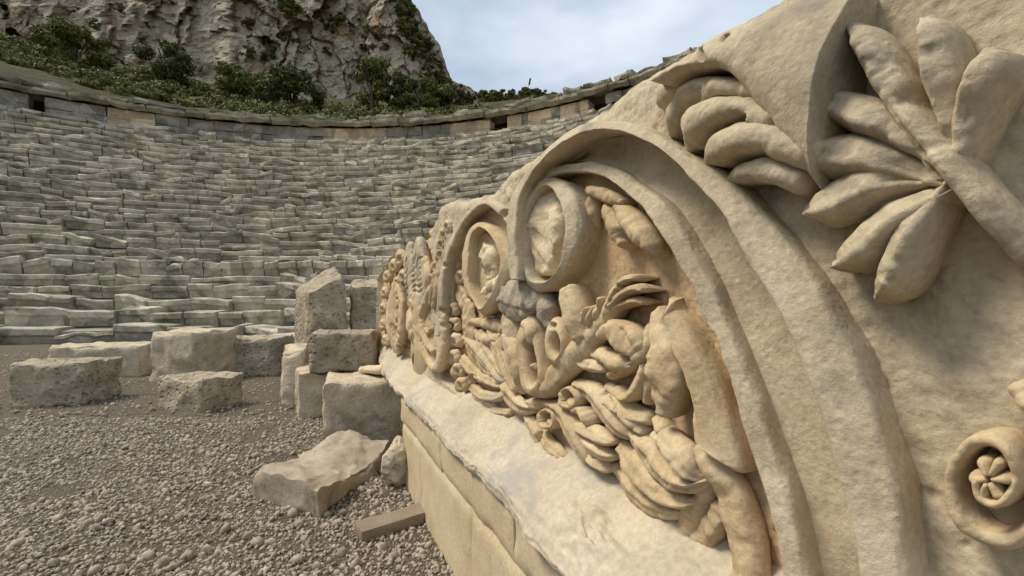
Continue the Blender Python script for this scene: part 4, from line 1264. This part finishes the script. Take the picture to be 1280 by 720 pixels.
# ------------------------------------------------------------------ plinth of sawn blocks under the frieze
pl = empty('stone_plinth', (float(org[0]), float(org[1]), 0.0), 'smooth tan plinth wall of large sawn blocks supporting the carved frieze block', 'plinth')
def box_np(nu, nv_, nw):
    """unit box surface as six grids"""
    out = []
    def g(n, m): return np.meshgrid(np.linspace(0, 1, n), np.linspace(0, 1, m), indexing='ij')
    a, b = g(nu, nv_); out += [(np.stack([a, b, 0 * a], -1), True), (np.stack([a, b, 0 * a + 1], -1), False)]
    a, b = g(nu, nw); out += [(np.stack([a, 0 * a, b], -1), False), (np.stack([a, 0 * a + 1, b], -1), True)]
    a, b = g(nv_, nw); out += [(np.stack([0 * a, a, b], -1), True), (np.stack([0 * a + 1, a, b], -1), False)]
    return out
def plinth_block(s0, s1, za, zb, h, seed, rough_low=0):
    mb = MB()
    for P, fl in box_np(max(4, int((s1 - s0) / .02)), 6, max(6, int((zb - za) / .02))):
        s = s0 + (s1 - s0) * P[..., 0]; hh = h - .55 * P[..., 1]; z = za + (zb - za) * P[..., 2]
        ed = np.minimum(np.minimum(s - s0, s1 - s), np.minimum(z - za, zb - z)) if True else 0
        fr = np.clip(1 - P[..., 1] * 8, 0, 1)
        rnd = np.clip(1 - ed / .014, 0, 1) ** 2
        hh = hh - fr * (.010 * rnd + .012 * np.clip(fbm(s * 9 + seed, z * 9, 3, 4), 0, 1) * np.clip(1 - ed / .05, 0, 1))
        hh = hh + fr * (.003 * fbm(s * 4, z * 4, seed, 4) + .0012 * fbm(s * 24, z * 24, seed, 3))
        if rough_low: hh = hh - fr * .018 * np.clip(fbm(s * 14, z * 7, seed + 5, 4) - .15, 0, 1) * np.clip(1 - (z - za) / .35, 0, 1)
        V = world(s, z, hh) - np.array(pl.location)
        f = grid_faces(P.shape[0], P.shape[1])
        mb.add(V.reshape(-1, 3), f if not fl else f[:, ::-1])
    return mb.build('course_block', M['plinth'], pl)
HP = .178
zj = -.865
xs = [-1.3, -.1, .62, 1.35, 2.2, 3.22]
for i, (a, b) in enumerate(zip(xs[:-1], xs[1:])): plinth_block(a, b, zj, -.692, HP, 3 * i + 1)
xs = [-1.3, .2, .95, 1.75, 2.62, 3.16]
for i, (a, b) in enumerate(zip(xs[:-1], xs[1:])): plinth_block(a, b, -1.30, zj - .003, HP - .004, 40 + 3 * i, 1)
# recessed rough support under the far end
plinth_block(3.24, 5.2, -1.30, -.70, -.10, 77)

# ------------------------------------------------------------------ loose blocks
def hexa(name, c, mat, label_, cat='stone block', group=None, amp=.012, freq=5.0, seed=0, res=.03, rnd=.02, wave=None, smooth=True):
    """c: eight world corners, front 4 (bl, br, tr, tl) then back 4; rough stone with worn edges"""
    c = np.array(c, float)
    dims = [np.linalg.norm(c[1] - c[0]), np.linalg.norm(c[4] - c[0]), np.linalg.norm(c[3] - c[0])]
    n = [int(np.clip(d / res, 5, 60)) for d in dims]
    mb = MB(); ctr = c.mean(0)
    for P, fl in box_np(n[0] + 1, n[1] + 1, n[2] + 1):
        a, b, z = P[..., 0:1], P[..., 1:2], P[..., 2:3]
        W_ = ((1-a)*(1-b)*(1-z)*c[0] + a*(1-b)*(1-z)*c[1] + a*(1-b)*z*c[2] + (1-a)*(1-b)*z*c[3]
              + (1-a)*b*(1-z)*c[4] + a*b*(1-z)*c[5] + a*b*z*c[6] + (1-a)*b*z*c[7])
        # rounding: count how close to edges
        d = np.stack([np.minimum(P[..., i], 1 - P[..., i]) * dims[i] for i in range(3)], -1)
        sd_ = np.sort(d, -1)
        e = np.clip(1 - sd_[..., 1] / rnd, 0, 1) ** 2
        x, y, zz = W_[..., 0], W_[..., 1], W_[..., 2]
        k = seed * 3.3
        wob = 1 + 1.6 * np.clip(fbm(x * 3 + k, y * 3, zz * 3, 3), -.4, 1.2)
        W_ = W_ + (ctr - W_) / (np.linalg.norm(ctr - W_, axis=-1, keepdims=True) + 1e-9) * (e * rnd * .55 * wob)[..., None]
        nn = np.stack([fbm(x * freq + k, y * freq, zz * freq, 5), fbm(x * freq, y * freq + k, zz * freq + 9, 5), fbm(x * freq + 4, y * freq, zz * freq + k, 5)], -1)
        W_ = W_ + amp * nn
        if wave is not None: W_ = wave(W_, P)
        f = grid_faces(P.shape[0], P.shape[1])
        mb.add(W_.reshape(-1, 3), f[:, ::-1] if fl else f)
    o = mb.build(name, M[mat], None, smooth)
    recenter(o)
    return tag(o, label_, cat, group)
def px8(front, Yf, back, Yb):
    return [at(x, y, Y) for (x, y), Y in zip(front, Yf if hasattr(Yf, '__len__') else [Yf] * 4)] + [at(x, y, Y) for (x, y), Y in zip(back, Yb if hasattr(Yb, '__len__') else [Yb] * 4)]
def fbox(fl, fr, depth, z0, z1, yaw=None):
    """upright box: front-left and front-right ground points, depth backwards"""
    fl = np.array(fl, float); fr = np.array(fr, float); d = (fr - fl); d /= np.linalg.norm(d); nb = np.array([-d[1], d[0]]) * depth
    P = [fl, fr, fl + nb, fr + nb]
    lo = [np.array([*p, z0]) for p in P]; hi = [np.array([*p, z1]) for p in P]
    return [lo[0], lo[1], hi[1], hi[0], lo[2], lo[3], hi[3], hi[2]]
G = 'loose ancient blocks lying beside the carved frieze'
# big block with a split top beside the plinth end
def groove_top(W_, P):
    m = (P[..., 2] > .99) & (abs(P[..., 1] - .16) < .03)
    W_[..., 2] = W_[..., 2] - .02 * m
    m2 = np.clip((P[..., 2] - .55) * 3, 0, 1) * (P[..., 1] < .01)
    W_[..., 1] = W_[..., 1] + .05 * m2 * np.clip(fbm(W_[..., 0] * 4, W_[..., 2] * 5, 2, 3), 0, 1)
    return W_
g = on_ground(413, 562); g2 = on_ground(502, 551)
hexa('stone_block', fbox((g[0] - .06, g[1]), (g2[0] + .04, g2[1]), .70, -.04, .54), 'block', 'large squarish block with a scored line across its top, beside the plinth end', group=G, amp=.028, seed=2, rnd=.03, wave=groove_top)
# block lying behind it, carrying the upright squared block
p0 = on_ground(372, 524); p1 = on_ground(415, 519)
d = (p1 - p0)[:2]; d /= np.linalg.norm(d)
hexa('stone_block', fbox(p0[:2], p0[:2] + d * 1.05, .75, -.04, .46), 'block', 'low rough block half hidden under the squared block with the pitted face', group=G, amp=.022, seed=5)
zt5 = .465
q0 = at(386, 466, 4.72); q1 = at(470, 463, 4.80)
hexa('stone_block', fbox(q0[:2], q1[:2], .36, zt5, zt5 + .43), 'block_grey', 'squared block with a pitted face stacked on the low rough block', group=G, amp=.018, seed=8, rnd=.03)
# small pale flake
hexa('stone_flake', fbox(at(446, 466, 4.2)[:2], at(478, 464, 4.15)[:2], .2, .545, .61), 'patch', 'small pale stone flake lying between the squared block and the frieze end', 'stone', amp=.012, seed=12, rnd=.03, res=.02)
# tall slanted block and its neighbour
hexa('stone_block', px8([(381,470),(438,470),(430,346),(385,366)], [6.0, 6.0, 6.0, 6.0], [(366,468),(430,468),(418,331),(369,360)], [6.7, 6.7, 6.7, 6.7]), 'block_grey', 'tall block with a slanting pale top standing behind the squared block', group=G, amp=.022, seed=15, rnd=.035, res=.04)
hexa('stone_block', px8([(440,470),(492,470),(492,359),(439,359)], 6.15, [(440,460),(490,460),(490,350),(440,350)], 6.8), 'block_grey', 'rough faced block touching the right side of the slanted block', group=G, amp=.03, seed=18, rnd=.03, res=.04)
# worn drum lying left of the low block
hexa('stone_block', px8([(352,516),(377,520),(379,436),(353,440)], 5.2, [(350,500),(385,500),(385,428),(356,430)], 5.9), 'block', 'worn pale block at the left foot of the slanted block', group=G, amp=.02, seed=22, rnd=.12)
# wavy slab
A_ = on_ground(396, 648)[:2]; B_ = on_ground(489, 577)[:2]; C_ = on_ground(322, 622)[:2]
def slab_wave(W_, P):
    t = P[..., 2]
    a = .035 * np.sin(P[..., 0] * 7.0 + 1.0) * (1 - .5 * P[..., 1]) + .03 * fbm(P[..., 0] * 3, P[..., 1] * 3, 4, 4) + .02 * P[..., 1]
    W_[..., 2] = W_[..., 2] + t * a
    W_[..., 0] += .04 * np.sin(P[..., 1] * 5) * (1 - P[..., 0]); return W_
D_ = C_ + (B_ - A_) * .92
lo = [A_, B_, C_, D_]
cc = [np.array([*A_, -.02]), np.array([*B_, -.02]), np.array([*(B_ + .0), .125]), np.array([*(A_ + .0), .115]), np.array([*C_, -.02]), np.array([*D_, -.02]), np.array([*D_, .15]), np.array([*C_, .10])]
hexa('stone_slab', cc, 'slab', 'broken tan slab with a wavy top lying flat on the gravel', 'stone slab', amp=.026, freq=7.0, seed=25, rnd=.022, res=.018, wave=slab_wave)
# rounded boulder by the plinth corner
rk = on_ground(494, 610)
mb = MB()
nu, nv2 = 60, 40
a, b = np.meshgrid(np.arange(nu) / nu * 2 * math.pi, np.linspace(.001, math.pi - .001, nv2), indexing='ij')
x, y, z = np.sin(b) * np.cos(a), np.sin(b) * np.sin(a), np.cos(b)
rr = 1 + .16 * fbm(x * 1.5 + 4, y * 1.5, z * 1.5, 3) + .05 * ridged(x * 4, y * 4, z * 4, 3) - .06 * np.clip(vn(x * 2.3 + 9, y * 2.3, z * 2.3), 0, 1)
mb.add(np.stack([rk[0] + .105 * x * rr, rk[1] + .09 + .12 * y * rr, .13 + .155 * z * rr], -1).reshape(-1, 3), grid_faces(nu, nv2, True)[:, ::-1])
tag(recenter(mb.build('boulder', M['block'], None)), 'small rounded boulder between the wavy slab and the plinth wall', 'boulder')
# sawn beam
f0 = on_ground(452, 679); f1 = on_ground(541, 650)
hexa('stone_beam', fbox(f0[:2], f1[:2], .135, -.01, .055), 'beam', 'narrow sawn brown stone bar lying on the gravel against the plinth', 'stone bar', amp=.003, seed=31, rnd=.008, res=.012)

# blocks and fallen stones along the foot of the theatre and beyond the photograph's left edge
G2 = 'fallen blocks at the foot of the theatre'
rs = np.random.RandomState(17)
fallen = [
 (356, 8.3, .9, .6, .55, 'grey fallen block at the foot of the seats just left of the slanted block'),
 (300, 7.2, 1.1, .7, .6, 'long fallen block on the gravel left of the worn pale block'),
 (215, 6.6, .8, .8, .75, 'cube-like fallen block standing on open gravel'),
 (225, 5.0, .75, .5, .35, 'low fallen block in front of the cube-like one'),
 (120, 7.0, 1.3, .7, .5, 'longest fallen block near the left end of the row'),
 (60, 5.2, .8, .6, .5, 'leftmost fallen block on the gravel'),
]
for i, (px, Y, wd, dp, hg, lb) in enumerate(fallen):
    x = (px - 640) / F * Y; yaw = rs.uniform(-.4, .4)
    dv = np.array([math.cos(yaw), math.sin(yaw)]) * wd / 2
    hexa('stone_block', fbox(np.array([x, Y]) - dv, np.array([x, Y]) + dv, dp, -.05, hg), ['block', 'block_grey'][i % 2], lb, group=G2, amp=.03, seed=50 + 4 * i, rnd=.05, res=.04)
